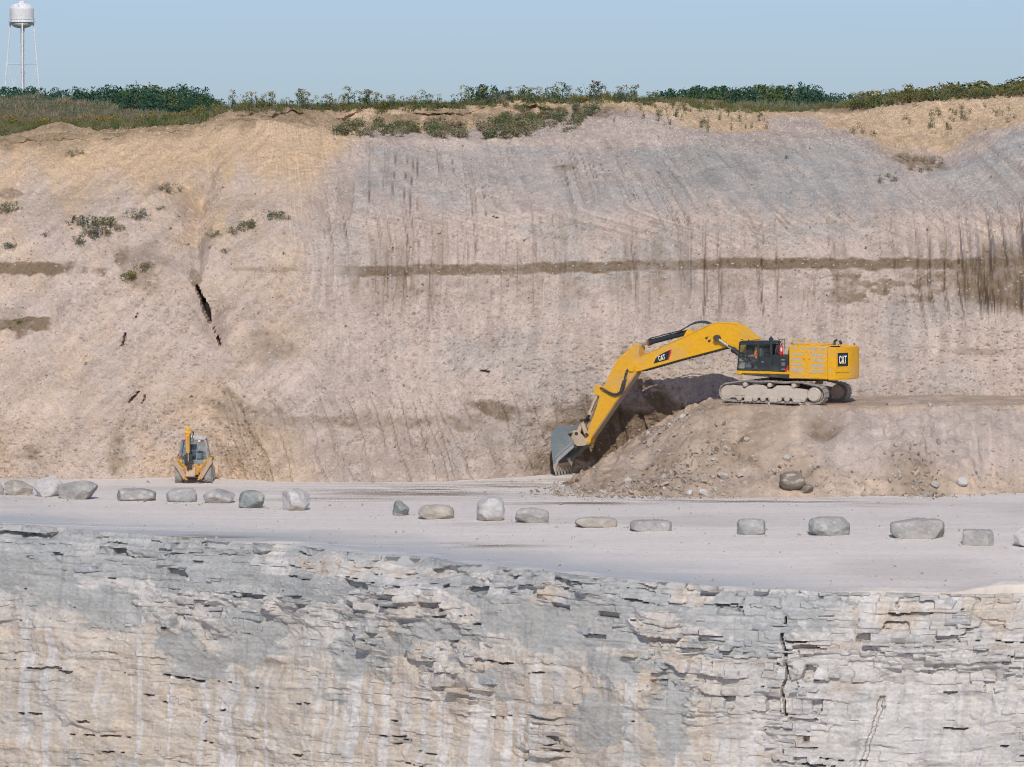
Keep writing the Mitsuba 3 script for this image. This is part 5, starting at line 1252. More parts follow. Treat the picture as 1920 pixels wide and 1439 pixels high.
# ---- broken stones lying on the rubble fans
rs = np.random.default_rng(31)
chips = []
for k in range(10):
    q = rs.normal(size=(11, 3)) * np.array([1, 0.85, 0.62])
    q /= np.linalg.norm(q, axis=1, keepdims=True) ** 0.75
    h_ = trimesh.convex.convex_hull(q)
    h_.apply_scale(1.0 / h_.extents.max())
    chips.append(h_)
for k, c in (('chip_tan', (0.40, 0.33, 0.265)), ('chip_pale', (0.46, 0.42, 0.375)), ('chip_brown', (0.23, 0.18, 0.135)), ('chip_grey', (0.34, 0.32, 0.295))):
    bsdf(k, {'type': 'diffuse', 'reflectance': mikit.proc(stone_fn(c, 0.6))})
chip_mats = ['chip_tan', 'chip_tan', 'chip_tan', 'chip_brown', 'chip_grey', 'chip_pale']
FANS = [(1180, 905, 300.5, 3.2, 2.2, 900), (1100, 905, 303, 2.2, 3.4, 400), (1260, 860, 303, 1.8, 3.5, 650), (1330, 870, 302.5, 1.6, 3.0, 420), (1290, 920, 299.5, 1.8, 1.0, 260), (1250, 790, 308, 1.6, 1.2, 160), (1725, 890, 301.3, 1.0, 2.4, 420),
        (1745, 925, 299.8, 1.2, 1.0, 260), (1505, 890, 301.2, 1.4, 1.2, 140), (1590, 900, 301, 2.0, 1.6, 120), (1870, 890, 303, 2.0, 2.0, 120), (1450, 870, 302.5, 1.5, 2.5, 140), (1600, 765, 309, 6.0, 0.8, 140), (1060, 898, 306, 1.5, 3.0, 160)]
big_n, loose = 0, []
for px, py, D, rx, ry, n in FANS:
    c = at(px, py, D)
    for _ in range(int(n * 0.62)):
        x, y = c[0] + rs.normal() * rx * 0.75, c[1] + rs.normal() * ry * 0.6
        s = 0.105 * math.exp(rs.normal() * 0.62)
        s = min(s, 0.55)
        z = max(float(mound_z(x, y)), -0.02 if x < 0.5 else -0.3)
        if z < -0.05:
            z = 0.0
        if y > 309.5 and x > 11.5:
            continue
        R = trimesh.transformations.random_rotation_matrix(rs.random(3))[:3, :3]
        m = chips[rs.integers(10)]
        v = m.vertices * np.array([1, 0.9, 0.75]) * s @ R.T + np.array([x, y, z + 0.16 * s])
        if s > 0.27 and big_n < 220:
            big_n += 1
            tag(obj('rubble_stone', trimesh.Trimesh(v, m.faces, process=False), chip_mats[rs.integers(6)]), 'broken stone lying loose among many alike on the rubble slope of the mound', 'stone', 'broken stones on the rubble slope')
        else:
            loose.append((trimesh.Trimesh(v, m.faces, process=False), rs.integers(3)))
for k, (mat, nm) in enumerate((('chip_tan', 'tan'), ('chip_tan', 'grey'), ('chip_brown', 'brown'))):
    obj('rubble__' + f'{k + 1:03d}', CAT_([m for m, j in loose if j == k]), mat)
tag('rubble', 'small broken stones and clods scattered over the slope of the mound', 'rubble', kind='stuff')

# clods dropped on the bench
clods = []
CHIPS = [((x0 + x1) / 2, r1 + 1, 9, (x1 - x0) / 55, 0.8) for x0, x1, r0, r1, *_ in BOULDERS] + [(px_, py_, 34, 7, 5) for px_ in (150, 500, 850, 1200, 1550, 1850) for py_ in (960, 1000, 1050) if py_ < 980 + px_ * 0.06]
for px, py, n, rx, ry in CHIPS + list(((600, 940, 26, 0.9, 1.2), (735, 966, 8, 0.5, 0.6), (640, 952, 12, 1.5, 1.2), (350, 898, 14, 1.0, 0.8), (480, 905, 30, 5.0, 1.0), (1040, 925, 25, 3.0, 2.0), (900, 905, 40, 6.0, 1.5), (400, 1008, 14, 1.2, 0.4), (200, 992, 12, 4.0, 0.8), (1500, 945, 16, 6, 2.0),
                        (980, 1040, 14, 5, 0.8), (1250, 1085, 16, 5, 0.6), (1700, 1100, 20, 5, 0.8), (700, 1035, 14, 4, 0.6), (1420, 1060, 8, 6, 2))):
    c = at(px, py, FOCAL * EYE_Z / (py - HORIZON))
    for _ in range(n):
        x, y = c[0] + rs.normal() * rx, c[1] + rs.normal() * ry
        s = min(0.062 * math.exp(rs.normal() * 0.55), 0.24)
        m = chips[rs.integers(10)]
        R = trimesh.transformations.random_rotation_matrix(rs.random(3))[:3, :3]
        clods.append(trimesh.Trimesh(m.vertices * s @ R.T + np.array([x, y, floor_z(x, y) + 0.1 * s]), m.faces, process=False))
obj('dropped_clods', CAT_(clods), 'chip_tan')
tag('dropped_clods', 'brown clods and pebbles dropped here and there on the pale bench', 'clods', kind='stuff')

# stones bedded in the quarry slope
bed = []
sel = rs.choice(len(slope_pts), 26000, replace=False)
dens = fbm(slope_pts[sel] * 0.3, 3, 201)
for i, q in zip(sel, dens):
    p = slope_pts[i]
    if rs.random() > 0.30 * ss(0.42, 0.62, q) + 0.06 or not -0.1 < p[2] < 21:
        continue
    s = min(0.066 * math.exp(rs.normal() * 0.55), 0.40)
    m = chips[rs.integers(10)]
    R = trimesh.transformations.random_rotation_matrix(rs.random(3))[:3, :3]
    bed.append((trimesh.Trimesh(m.vertices * s @ R.T + p + np.array([0, -0.02, 0.0]), m.faces, process=False), rs.integers(3)))
for k, mat in enumerate(('chip_tan', 'chip_grey', 'chip_brown')):
    obj('slope_stones__' + f'{k + 1:03d}', CAT_([m for m, j in bed if j == k]), mat)
tag('slope_stones', 'small stones bedded in the face of the quarried slope', 'stones', kind='stuff')

# ---- loose slabs and blocks standing proud of the cliff
rb = np.random.default_rng(77)
bsdf('slab_rock', {'type': 'diffuse', 'reflectance': mikit.proc(stone_fn((0.43, 0.415, 0.405), 0.7))})
bsdf('slab_grey', {'type': 'diffuse', 'reflectance': mikit.proc(stone_fn((0.33, 0.34, 0.345), 0.6))})
bsdf('slab_tan', {'type': 'diffuse', 'reflectance': mikit.proc(stone_fn((0.46, 0.385, 0.315), 0.7))})
made = 0
brk_f, grey_f = brk_m[:, 3:], grey_u[:, 3:]
tries = 0
while made < 210 and tries < 20000:
    tries += 1
    i, j = rb.integers(40, NS - 40), rb.integers(6, NH - 20)
    if rb.random() > 0.012 + 1.0 * brk_f[i, j] ** 1.5:
        continue
    p = cliff_v[i, j + 3]
    w_, h_ = 0.35 + rb.random() ** 2 * 1.1, 0.10 + rb.random() ** 2 * 0.26
    dep = 0.5
    prou = 0.03 + 0.13 * rb.random() ** 1.5
    q = np.array([[sx * w_ / 2 * rb.uniform(0.82, 1.05), sy * dep / 2 * rb.uniform(0.8, 1.0), sz * h_ / 2 * rb.uniform(0.7, 1.05)] for sx in (-1, 1) for sy in (-1, 1) for sz in (-1, 1)]
                 + [[rb.uniform(-0.4, 0.4) * w_, dep / 2 * rb.uniform(1.0, 1.12), rb.uniform(-0.3, 0.3) * h_] for _ in range(3)])
    m = trimesh.convex.convex_hull(q)
    t_, n_ = tan_[i], nrm[i]
    A = np.stack([t_, n_, [0, 0, 1]])
    tilt = trimesh.transformations.euler_matrix(rb.normal() * 0.05, rb.normal() * 0.05, rb.normal() * 0.12)[:3, :3]
    v = m.vertices @ tilt.T @ A + p + n_ * (prou - dep / 2)
    obj('block', trimesh.Trimesh(v, m.faces, process=False), 'slab_grey' if grey_f[i, j] > 0.6 else ('slab_tan' if warm_v[i, j + 3] > 0.6 else 'slab_rock'), 'rock_cliff')
    made += 1

# ================================================================ WATER TOWER
wt = thing('water_tower', 'white water tower on splayed legs rising behind the field at the left edge', 'water tower')
tc = at(41.5, 189, 2000)
WT = Frame(np.array([tc[0], tc[1], 20.6]), 0.0)
zt = lambda row: EYE_Z + (HORIZON - row) * 2000 / FOCAL - 20.6
R_T = 4.55
WT.put('tank', [lathe([(0.0, zt(54)), (1.6, zt(53.6)), (3.0, zt(51.5)), (4.0, zt(47.5)), (R_T, zt(43)), (R_T, zt(19)), (4.3, zt(14.5)), (3.5, zt(10.5)), (2.2, zt(8)), (0, zt(7))], [0, 0, 0], [0, 0, 1], 48)], 'tower_white', wt, smooth=40)
WT.put('roof_vent', [lathe([(0.0, zt(8)), (1.3, zt(8)), (1.3, zt(4)), (0.3, zt(3))], [0, 0, 0], [0, 0, 1], 16)] + [bar([x, 0.9, zt(5)], [x, 0.9, zt(-3)], 0.12, 0.12) for x in (-0.4, 0.5)], 'tower_white', wt)
WT.put('hatch', [cyl([-0.8, -R_T * 0.86, zt(14.5)], [-0.8, -R_T * 0.72, zt(13.5)], 0.42, 16)], 'belly_dark', wt)
WT.put('balcony', [lathe([(R_T, zt(42.6)), (5.15, zt(42.6)), (5.15, zt(40.8)), (R_T, zt(40.8))], [0, 0, 0], [0, 0, 1], 48)], 'tower_white', wt)
for k in range(24):
    a = k * 2 * PI / 24
    WT.put('railing_post', [cyl([5.1 * math.cos(a), 5.1 * math.sin(a), zt(41)], [5.1 * math.cos(a), 5.1 * math.sin(a), zt(36.2)], 0.05, 5)], 'tower_white', wt + '__balcony')
WT.put('railing', [tube([[5.1 * math.cos(t), 5.1 * math.sin(t), zt(36.2)] for t in np.linspace(0, 2 * PI, 33)], 0.06, 5, 1)], 'tower_white', wt + '__balcony')
WT.put('riser', [cyl([0.35, 0, 0], [0.35, 0, zt(52)], 0.72, 20)], 'tower_white', wt)
LEG = [(-1, 0), (0.13, -1), (1, 0), (-0.13, 1)]
tops = [np.array([4.35 * a, 4.35 * b, zt(44)]) for a, b in LEG]
feet = [np.array([7.25 * a, 7.25 * b, -0.4]) for a, b in LEG]
for p, q in zip(tops, feet):
    WT.put('leg', [cyl(q, p, 0.30, 12)], 'tower_white', wt)
mids = [q + (p - q) * (zt(120.5) + 0.4) / (p[2] - q[2]) for p, q in zip(tops, feet)]
for k in range(4):
    WT.put('strut', [cyl(mids[k], mids[(k + 1) % 4], 0.11, 8)], 'tower_white', wt)
    for a, b in ((feet[k], mids[(k + 1) % 4]), (feet[(k + 1) % 4], mids[k])):
        WT.put('brace_rod', [cyl(a + (b - a) * 0.02, b, 0.035, 5)], 'tower_white', wt)

# ================================================================ PLANTS
rp = np.random.default_rng(5)


def leaf_fn(a, b, k=3.0):
    def fn(p, n, uv):
        q = mikit.fbm(p.x * k, p.y * k, p.z * k, 3)
        r = mikit.noise(p.x * 13, p.y * 13, p.z * 13)
        return mx(a, b, dr.clip(1.6 * (q - 0.5) + 0.5 + 0.7 * (r - 0.5), 0, 1))
    return fn


for k, a, b, s in (('leaf_dark', (0.026, 0.075, 0.058), (0.065, 0.125, 0.07), 0.6), ('leaf_mid', (0.05, 0.095, 0.045), (0.12, 0.16, 0.065), 0.6), ('leaf_gold', (0.10, 0.10, 0.02), (0.26, 0.20, 0.03), 1.2), ('leaf_olive', (0.085, 0.105, 0.045), (0.20, 0.19, 0.08), 1.2),
                   ('leaf_grey', (0.13, 0.145, 0.095), (0.25, 0.24, 0.16), 2), ('leaf_dry', (0.18, 0.145, 0.09), (0.34, 0.28, 0.18), 2), ('leaf_blue', (0.055, 0.085, 0.065), (0.11, 0.14, 0.10), 2), ('flower_gold', (0.30, 0.20, 0.02), (0.45, 0.30, 0.03), 2)):
    bsdf(k, {'type': 'diffuse', 'reflectance': mikit.proc(leaf_fn(a, b, s))})
plain('bark', (0.12, 0.09, 0.065), 0.9, amount=0.3, spec=0.1)


def leaves(c, r, n, size, rng_, flat=0.0, up=0.35):
    """n leaf faces through the volume of lumps: centres c (m,3), radii r (m,3)"""
    c, r = np.atleast_2d(c), np.atleast_2d(r)
    wgt = r.prod(1) ** 0.66
    i = rng_.choice(len(c), n, p=wgt / wgt.sum())
    d_ = rng_.normal(size=(n, 3))
    d_ /= np.linalg.norm(d_, axis=1, keepdims=True)
    p = c[i] + d_ * r[i] * rng_.uniform(0.45, 1.08, (n, 1)) ** 0.7
    nn = d_ + rng_.normal(size=(n, 3)) * 0.7 + [0, 0, up]
    nn /= np.linalg.norm(nn, axis=1, keepdims=True)
    a = np.cross(nn, rng_.normal(size=(n, 3)))
    a /= np.linalg.norm(a, axis=1, keepdims=True)
    b = np.cross(nn, a)
    s = size * rng_.uniform(0.6, 1.4, (n, 1))
    a, b = a * s, b * s * 0.55
    v = np.stack([p - a, p - b * 0.9, p + a, p + b], 1).reshape(-1, 3)
    k = np.arange(n)[:, None] * 4
    f = np.vstack([k + [0, 1, 2], k + [0, 2, 3]])
    return trimesh.Trimesh(v, f, process=False)


def blades(n, h, spread, rng_, width=0.02, lean=0.35):
    """upright stems and blades, two faces each"""
    p = np.stack([rng_.normal(size=n) * spread, rng_.normal(size=n) * spread, np.zeros(n)], -1)
    ang = rng_.uniform(0, 2 * PI, n)
    hh_ = h * rng_.uniform(0.5, 1.1, n)
    tip = p + np.stack([rng_.normal(size=n) * lean * hh_, rng_.normal(size=n) * lean * hh_, hh_], -1)
    mid_ = (p * 0.45 + tip * 0.55) - np.stack([np.zeros(n), np.zeros(n), 0.0 * hh_], -1)
    w_ = np.stack([np.cos(ang), np.sin(ang), 0 * ang], -1) * width
    v = np.stack([p - w_, p + w_, mid_ + w_ * 0.8, tip, mid_ - w_ * 0.8], 1).reshape(-1, 3)
    k = np.arange(n)[:, None] * 5
    return trimesh.Trimesh(v, np.vstack([k + [0, 1, 2], k + [0, 2, 4], k + [4, 2, 3]]), process=False)


def tree_variant(seed, kind):
    r = np.random.default_rng(seed)
    H = 1.0
    if kind == 'cone':      # cedars: a stack of uneven lumps
        zc = np.linspace(0.16, 0.92, 9)
        rad = 0.30 * (1.02 - zc) ** 0.75 + 0.03
        c = np.stack([r.normal(size=9) * 0.05, r.normal(size=9) * 0.05, zc], -1)
        c = np.vstack([c, [[math.cos(t) * q * 0.8, math.sin(t) * q * 0.8, z + 0.03] for z, q in zip(zc[:7], rad) for t in r.uniform(0, 6.28, 3)]])
        rr = np.concatenate([rad, np.repeat(rad[:7], 3) * 0.55])
        crown = leaves(c, np.stack([rr, rr, rr * 0.75], -1), 520, 0.042, r)
    else:
        m = 13
        c = np.stack([r.normal(size=m) * 0.19, r.normal(size=m) * 0.19, r.uniform(0.34, 0.86, m)], -1)
        rr = r.uniform(0.13, 0.22, m) * (1.25 - 0.5 * c[:, 2])
        crown = leaves(c, np.stack([rr, rr, rr * 0.8], -1), 560, 0.040, r)
    trunk = [tube([[0, 0, -0.05], [0.005, 0, 0.3], [0.0, 0.01, 0.7]], np.linspace(0.03, 0.008, 9), 6)]
    for k in range(4):
        i = r.integers(len(c))
        trunk.append(tube([[0, 0, 0.25 + 0.06 * k], (np.array([0, 0, 0.3 + 0.06 * k]) + c[i]) / 2, c[i]], np.linspace(0.014, 0.004, 9), 5))
    return CAT_(trunk), crown


VAR = {k: [tree_variant(100 + i + 10 * j, k) for i in range(4)] for j, k in enumerate(('cone', 'round'))}
VPLY = {(k, i, w_): mikit.ply(VAR[k][i][w_], None) for k in VAR for i in range(4) for w_ in (0, 1)}


def place(key, part, ply_d, mat, M):
    scene[key_for(key + '__' + part)] = {**ply_d, 'bsdf': {'type': 'ref', 'id': mat}, 'to_world': M}


def tree(px, top_row, D, foot_z, kind, mat, wide, label, group):
    p = at(px, top_row, D)
    h_ = (p[2] - foot_z) * 1.12
    k = thing('tree', label, 'tree', group)
    i = rp.integers(4)
    M = T().translate([p[0], p[1], foot_z]).rotate([0, 0, 1], float(rp.uniform(0, 360))).scale([h_ * wide, h_ * wide, h_])
    place(k, 'trunk', VPLY[kind, i, 0], 'bark', M)
    place(k, 'crown', VPLY[kind, i, 1], mat, M)


GL = 'far trees in the green line behind the field on the left'
for px in list(np.linspace(-60, 408, 58)):
    top = np.interp(px, [-60, 0, 60, 110, 180, 225, 255, 300, 345, 372, 390, 410], [176, 174, 172, 174, 172, 168, 165, 171, 168, 180, 177, 190]) + rp.normal() * 3.0 - 4
    tree(px + rp.normal() * 2, top, rp.uniform(760, 900), 20.6, 'cone' if rp.random() < 0.45 else 'round', 'leaf_dark' if rp.random() < 0.75 else 'leaf_mid', rp.uniform(0.75, 1.1), 'dark green tree packed among alike trees in the far line left of the sandy bank', GL)
for px in list(np.linspace(20, 400, 34)):
    top = np.interp(px, [0, 150, 250, 330, 400], [184, 186, 180, 184, 192]) + rp.normal() * 3 - 4
    tree(px + rp.normal() * 3, top, rp.uniform(640, 740), 20.6, 'round' if rp.random() < 0.6 else 'cone', 'leaf_dark' if rp.random() < 0.6 else ('leaf_mid' if rp.random() < 0.7 else 'leaf_olive'), rp.uniform(0.8, 1.2), 'lower tree in front of the dark far line left of the sandy bank', 'lower trees before the dark line on the left')
for px in list(np.linspace(1238, 1560, 44)):
    top = np.interp(px, [1238, 1270, 1320, 1370, 1400, 1440, 1500, 1530, 1560], [174, 171, 168, 163, 166, 163, 162, 165, 178]) + rp.normal() * 2
    tree(px + rp.normal() * 2, top, rp.uniform(780, 900), 20.6, 'round' if rp.random() < 0.7 else 'cone', 'leaf_dark' if rp.random() < 0.8 else 'leaf_mid', rp.uniform(0.8, 1.1), 'dark green tree packed among alike trees in the far line beyond the sandy saddle', 'far trees in the green line right of the middle')
for px, top in ((908, 163), (916, 166), (966, 172), (890, 171), (940, 175), (1575, 176), (1592, 180)):
    tree(px, top, 620 + rp.random() * 60, 20.6, 'round', 'leaf_dark', 0.8, {908: 'tallest dark tree poking over the middle of the skyline', 916: 'dark tree beside the tallest one over the middle of the skyline', 966: 'small dark tree poking over the skyline above the sandy bank', 890: 'small dark tree left of the tallest one on the middle skyline',
                                                                                 940: 'low dark tree right of the tallest one on the middle skyline', 1575: 'dark tree just right of the far green line on the right', 1592: 'low dark tree at the right end of the far green line'}[px], None)

# ---- weeds, shrubs and grass: a few kinds, each placed many times
def weed_variant(seed, tall, gold):
    r = np.random.default_rng(seed)
    st = blades(9, 1.0, 0.10, r, 0.012, 0.13)
    c = np.stack([r.normal(size=9) * 0.11, r.normal(size=9) * 0.11, r.uniform(0.25, 0.95, 9)], -1)
    lf = leaves(c, np.full((9, 3), 0.10) * [0.9, 0.9, 1.3], 90, 0.05, r)
    tops_ = np.stack([r.normal(size=6) * 0.13, r.normal(size=6) * 0.13, r.uniform(0.86, 1.04, 6)], -1)
    fl = leaves(tops_, np.full((6, 3), 0.055), 36, 0.035, r)
    return CAT_([st, lf]), fl


def shrub_variant(seed, n=230):
    r = np.random.default_rng(seed)
    m = 10
    c = np.stack([r.normal(size=m) * 0.25, r.normal(size=m) * 0.22, r.uniform(0.15, 0.72, m)], -1)
    rr = r.uniform(0.14, 0.26, m)
    st = blades(26, 0.85, 0.10, r, 0.012, 0.45)
    return CAT_([leaves(c, np.stack([rr, rr, rr * 0.85], -1), n, 0.055, r)]), st


def grass_variant(seed, n=40):
    return blades(n, 1.0, 0.26, np.random.default_rng(seed), 0.022, 0.30)


WEED = [[mikit.ply(m, None) for m in weed_variant(300 + k, 1, 1)] for k in range(6)]
SHRUB = [[mikit.ply(m, None) for m in shrub_variant(330 + k)] for k in range(6)]
GRASSV = [grass_variant(360 + k) for k in range(6)]


def weed(p, h_, wide, mat, fl, label, group):
    k = thing('weed', label, 'weed', group)
    i = rp.integers(6)
    M = T().translate(list(map(float, p))).rotate([0, 0, 1], float(rp.uniform(0, 360))).scale([h_ * wide, h_ * wide, h_])
    place(k, 'leaves', WEED[i][0], mat, M)
    if fl:
        place(k, 'flower_head', WEED[i][1], fl, M)


def shrub(p, w_, h_, mat, label, group=None):
    k = thing('shrub', label, 'shrub', group)
    i = rp.integers(6)
    M = T().translate([float(p[0]), float(p[1]), float(p[2]) - 0.05]).rotate([0, 0, 1], float(rp.uniform(0, 360))).scale([w_, w_, h_])
    place(k, 'leaves', SHRUB[i][0], mat, M)
    place(k, 'stem', SHRUB[i][1], 'leaf_dry', M)


class Tufts:
    """many blades of grass as one mesh"""

    def __init__(self):
        self.v, self.f, self.n = [], [], 0

    def add(self, p, h_, wide=1.0):
        m = GRASSV[rp.integers(6)]
        a = rp.uniform(0, 6.28)
        R = np.array([[math.cos(a) * wide, -math.sin(a) * wide, 0], [math.sin(a) * wide, math.cos(a) * wide, 0], [0, 0, 1.0]]) * h_
        self.v.append(m.vertices @ R.T + p)
        self.f.append(m.faces + self.n)
        self.n += len(m.vertices)

    def done(self, name, mat, label, cat):
        obj(name, trimesh.Trimesh(np.vstack(self.v), np.vstack(self.f), process=False), mat)
        tag(name, label, cat, kind='stuff')


# vegetation along the skyline of the middle bank
GS = 'weeds standing along the skyline of the sandy bank'
for px in np.linspace(436, 1245, 165):
    px = px + rp.normal() * 3
    D = rp.uniform(350, 357)
    p = on_slope(px, np.interp(px, [430, 520, 640, 800, 960, 1150, 1240], [206, 204, 207, 204, 194, 190, 192]))
    p = p + np.array([0, rp.uniform(0.2, 3.0), 0])
    p[2] = max(float(slope_z(np.array([p[0]]), np.array([p[1]]))[0]), p[2]) - 0.08
    r_ = rp.random()
    if r_ < 0.3:
        shrub(p, rp.uniform(0.6, 1.2), rp.uniform(0.45, 0.9), ('leaf_olive', 'leaf_mid', 'leaf_grey', 'leaf_gold')[rp.integers(4)], 'green brown shrub among alike shrubs and weeds on the middle skyline', 'shrubs on the skyline of the middle bank')
        continue
    weed(p, rp.uniform(0.45, 1.15) * (1.25 if r_ > 0.9 else 1), rp.uniform(0.9, 1.6), ('leaf_olive', 'leaf_mid', 'leaf_blue', 'leaf_grey')[rp.integers(4)], 'flower_gold' if rp.random() < 0.35 else 'leaf_dry', 'ragged green weed among alike weeds on the skyline of the middle sandy bank', GS)
GM = 'shrubs on the foot of the middle sandy bank'
for _ in range(92):
    px = rp.uniform(625, 990)
    base_r = np.interp(px, [625, 720, 850, 930, 990], [246, 246, 250, 250, 244])
    p = on_slope(px, base_r + rp.uniform(-14, 8))
    shrub(p, rp.uniform(0.6, 1.3), rp.uniform(0.45, 1.0), ('leaf_olive', 'leaf_dry', 'leaf_grey', 'leaf_mid')[rp.integers(4)], 'low brown green shrub among alike shrubs below the sandy bank', GM)
for _ in range(78):
    px = rp.uniform(915, 1115)
    p = on_slope(px, np.interp(px, [915, 1000, 1115], [240, 222, 214]) + rp.normal() * 9)
    shrub(p, rp.uniform(0.5, 1.0), rp.uniform(0.4, 0.8), ('leaf_olive', 'leaf_mid', 'leaf_grey')[rp.integers(3)], 'green grey shrub among alike shrubs between sandy bank and grey heap', 'shrubs behind the grey heap')
for _ in range(36):
    px = rp.uniform(1110, 1440)
    p = on_slope(px, np.interp(px, [1110, 1300, 1440], [205, 214, 232]) + rp.normal() * 10)
    weed(p, rp.uniform(0.35, 0.8), rp.uniform(0.9, 1.6), ('leaf_olive', 'leaf_mid', 'leaf_dry')[rp.integers(3)], None, 'scattered green weed on the sandy bank right of the middle', 'weeds on the sandy bank right of the middle')
# bushes of the right rim
for _ in range(100):
    px = rp.uniform(1600, 1960)
    row = np.interp(px, [1600, 1680, 1760, 1840, 1920], [205, 194, 190, 184, 178])
    p = on_slope(px, row) + np.array([0, rp.uniform(0.3, 6), 0])
    p[2] = float(slope_z(np.array([p[0]]), np.array([p[1]]))[0]) - 0.05
    if rp.random() < 0.75:
        shrub(p, rp.uniform(0.7, 1.5), rp.uniform(0.6, 1.15), ('leaf_olive', 'leaf_gold', 'leaf_mid', 'leaf_olive')[rp.integers(4)], 'leafy bush among alike bushes on the rim at the upper right', 'bushes on the right rim')
    else:
        weed(p, rp.uniform(0.7, 1.3), 1.3, 'leaf_mid', 'flower_gold', 'tall weed among the bushes on the rim at the upper right', 'weeds among the bushes of the right rim')
for px, D, top in ((1700, 470, 165), (1680, 480, 167), (1720, 460, 166), (1740, 450, 168), (1655, 500, 172), (1880, 400, 150), (1850, 410, 154), (1905, 395, 152), (1925, 390, 150), (1830, 420, 158), (1800, 430, 160), (1860, 400, 156)):
    tree(px, top, D, 20.7, 'round', 'leaf_gold' if px < 1730 else 'leaf_olive', 1.5, 'broad yellowing bush tree in the golden clump beyond the right rim' if px < 1730 else 'broad olive bush tree standing behind the rim at the upper right', 'golden bush trees beyond the right rim' if px < 1730 else 'olive bush trees behind the right rim')
for _ in range(34):
    px = rp.uniform(1690, 1900)
    p = on_slope(px, np.interp(px, [1690, 1800, 1900], [225, 215, 215]) + rp.normal() * 14)
    weed(p, rp.uniform(0.3, 0.6), 1.5, ('leaf_dry', 'leaf_olive')[rp.integers(2)], None, 'sparse dry weed on the upper sandy slope at the right', 'dry weeds on the right sandy slope')
for px, row in ((1700, 300), (1715, 302), (1730, 300), (1745, 304), (1725, 320), (1742, 318), (1758, 312), (1708, 318), (1690, 292), (1765, 305), (1600, 250), (1620, 248), (1640, 252), (1610, 238), (1665, 330), (1680, 338), (1652, 340)):
    weed(on_slope(px, row), rp.uniform(0.3, 0.55), 2.2, 'leaf_dry' if rp.random() < 0.7 else 'leaf_olive', None, 'low dry grass clump in the hollow at the upper right', 'dry clumps in the right hollow')
weed(on_slope(1476, 296), 0.35, 1.6, 'leaf_mid', None, 'lone bright green plant on the grey slope above the excavator', None)

# single shrubs growing on the left of the slope
SL = [(150, 415, 0.95, 'leaf_blue'), (165, 428, 0.9, 'leaf_grey'), (188, 418, 1.05, 'leaf_olive'), (207, 416, 0.95, 'leaf_olive'), (172, 438, 0.8, 'leaf_blue'), (258, 402, 1.0, 'leaf_grey'), (146, 448, 0.75, 'leaf_blue'), (225, 425, 0.6, 'leaf_dry'), (200, 432, 0.6, 'leaf_gold'),
      (458, 424, 0.75, 'leaf_grey'), (470, 420, 0.75, 'leaf_mid'), (437, 430, 0.65, 'leaf_olive'), (402, 436, 0.6, 'leaf_olive'), (512, 402, 0.80, 'leaf_blue'), (530, 402, 0.6, 'leaf_mid'), (240, 525, 0.8, 'leaf_olive'), (252, 512, 0.8, 'leaf_gold'), (266, 500, 0.7, 'leaf_olive'),
      (280, 492, 0.5, 'leaf_dry'), (18, 388, 0.9, 'leaf_grey'), (5, 392, 0.6, 'leaf_olive'), (315, 350, 0.75, 'leaf_dry'), (336, 350, 0.4, 'leaf_dry'), (305, 382, 0.35, 'leaf_blue'), (12, 456, 0.5, 'leaf_blue'), (27, 455, 0.4, 'leaf_blue'), (86, 435, 0.35, 'leaf_dry'), (424, 466, 0.4, 'leaf_dry'),
      (36, 598, 0.35, 'leaf_olive'), (135, 285, 0.5, 'leaf_dry'), (150, 280, 0.45, 'leaf_dry'), (370, 212, 0.4, 'leaf_dry')]
SLAB = ['blue green shrub at the left end of the upper slope clump', 'grey shrub in the middle of the upper slope clump', 'largest olive shrub of the upper slope clump', 'olive shrub at the right of the upper slope clump', 'low blue shrub under the upper slope clump', 'round grey shrub alone to the right of the upper slope clump',
        'small blue shrub below the left end of the upper slope clump', 'dry tuft right of the upper slope clump', 'yellow tinged low shrub under the upper slope clump', 'grey shrub on the diagonal ledge left of the slope middle', 'green shrub on the diagonal ledge beside the grey one', 'olive shrub low on the diagonal ledge',
        'small olive shrub at the lower end of the diagonal ledge', 'dark blue green shrub at the upper end of the diagonal ledge', 'small green shrub right of the dark one at the upper end of the ledge', 'olive shrub at the lower left of the green patch beside the dark band', 'golden shrub in the green patch beside the dark band',
        'olive shrub at the upper right of the green patch beside the dark band', 'dry tuft above the green patch beside the dark band', 'grey bushy shrub on the slope at the left edge', 'small olive shrub cut by the left edge of the picture', 'dry brown shrub high on the left slope', 'tiny dry tuft right of the dry brown shrub high on the slope',
        'tiny blue green plant below the dry brown shrub', 'small blue green plant on the left slope below the grey bushy shrub', 'tiny blue green plant beside another at the far left slope', 'tiny dry tuft on the far left slope', 'tiny dry tuft below the diagonal ledge', 'tiny green plant in the brown patch at the far left',
        'dry plant under the sandy rim at the left', 'second dry plant under the sandy rim at the left', 'dry tuft at the rim near the overhanging sand crust']
for (px, row, w_, mat), lab in zip(SL, SLAB):
    shrub(on_slope(px, row + 6), w_ * 1.35, w_ * 1.0, mat, lab)

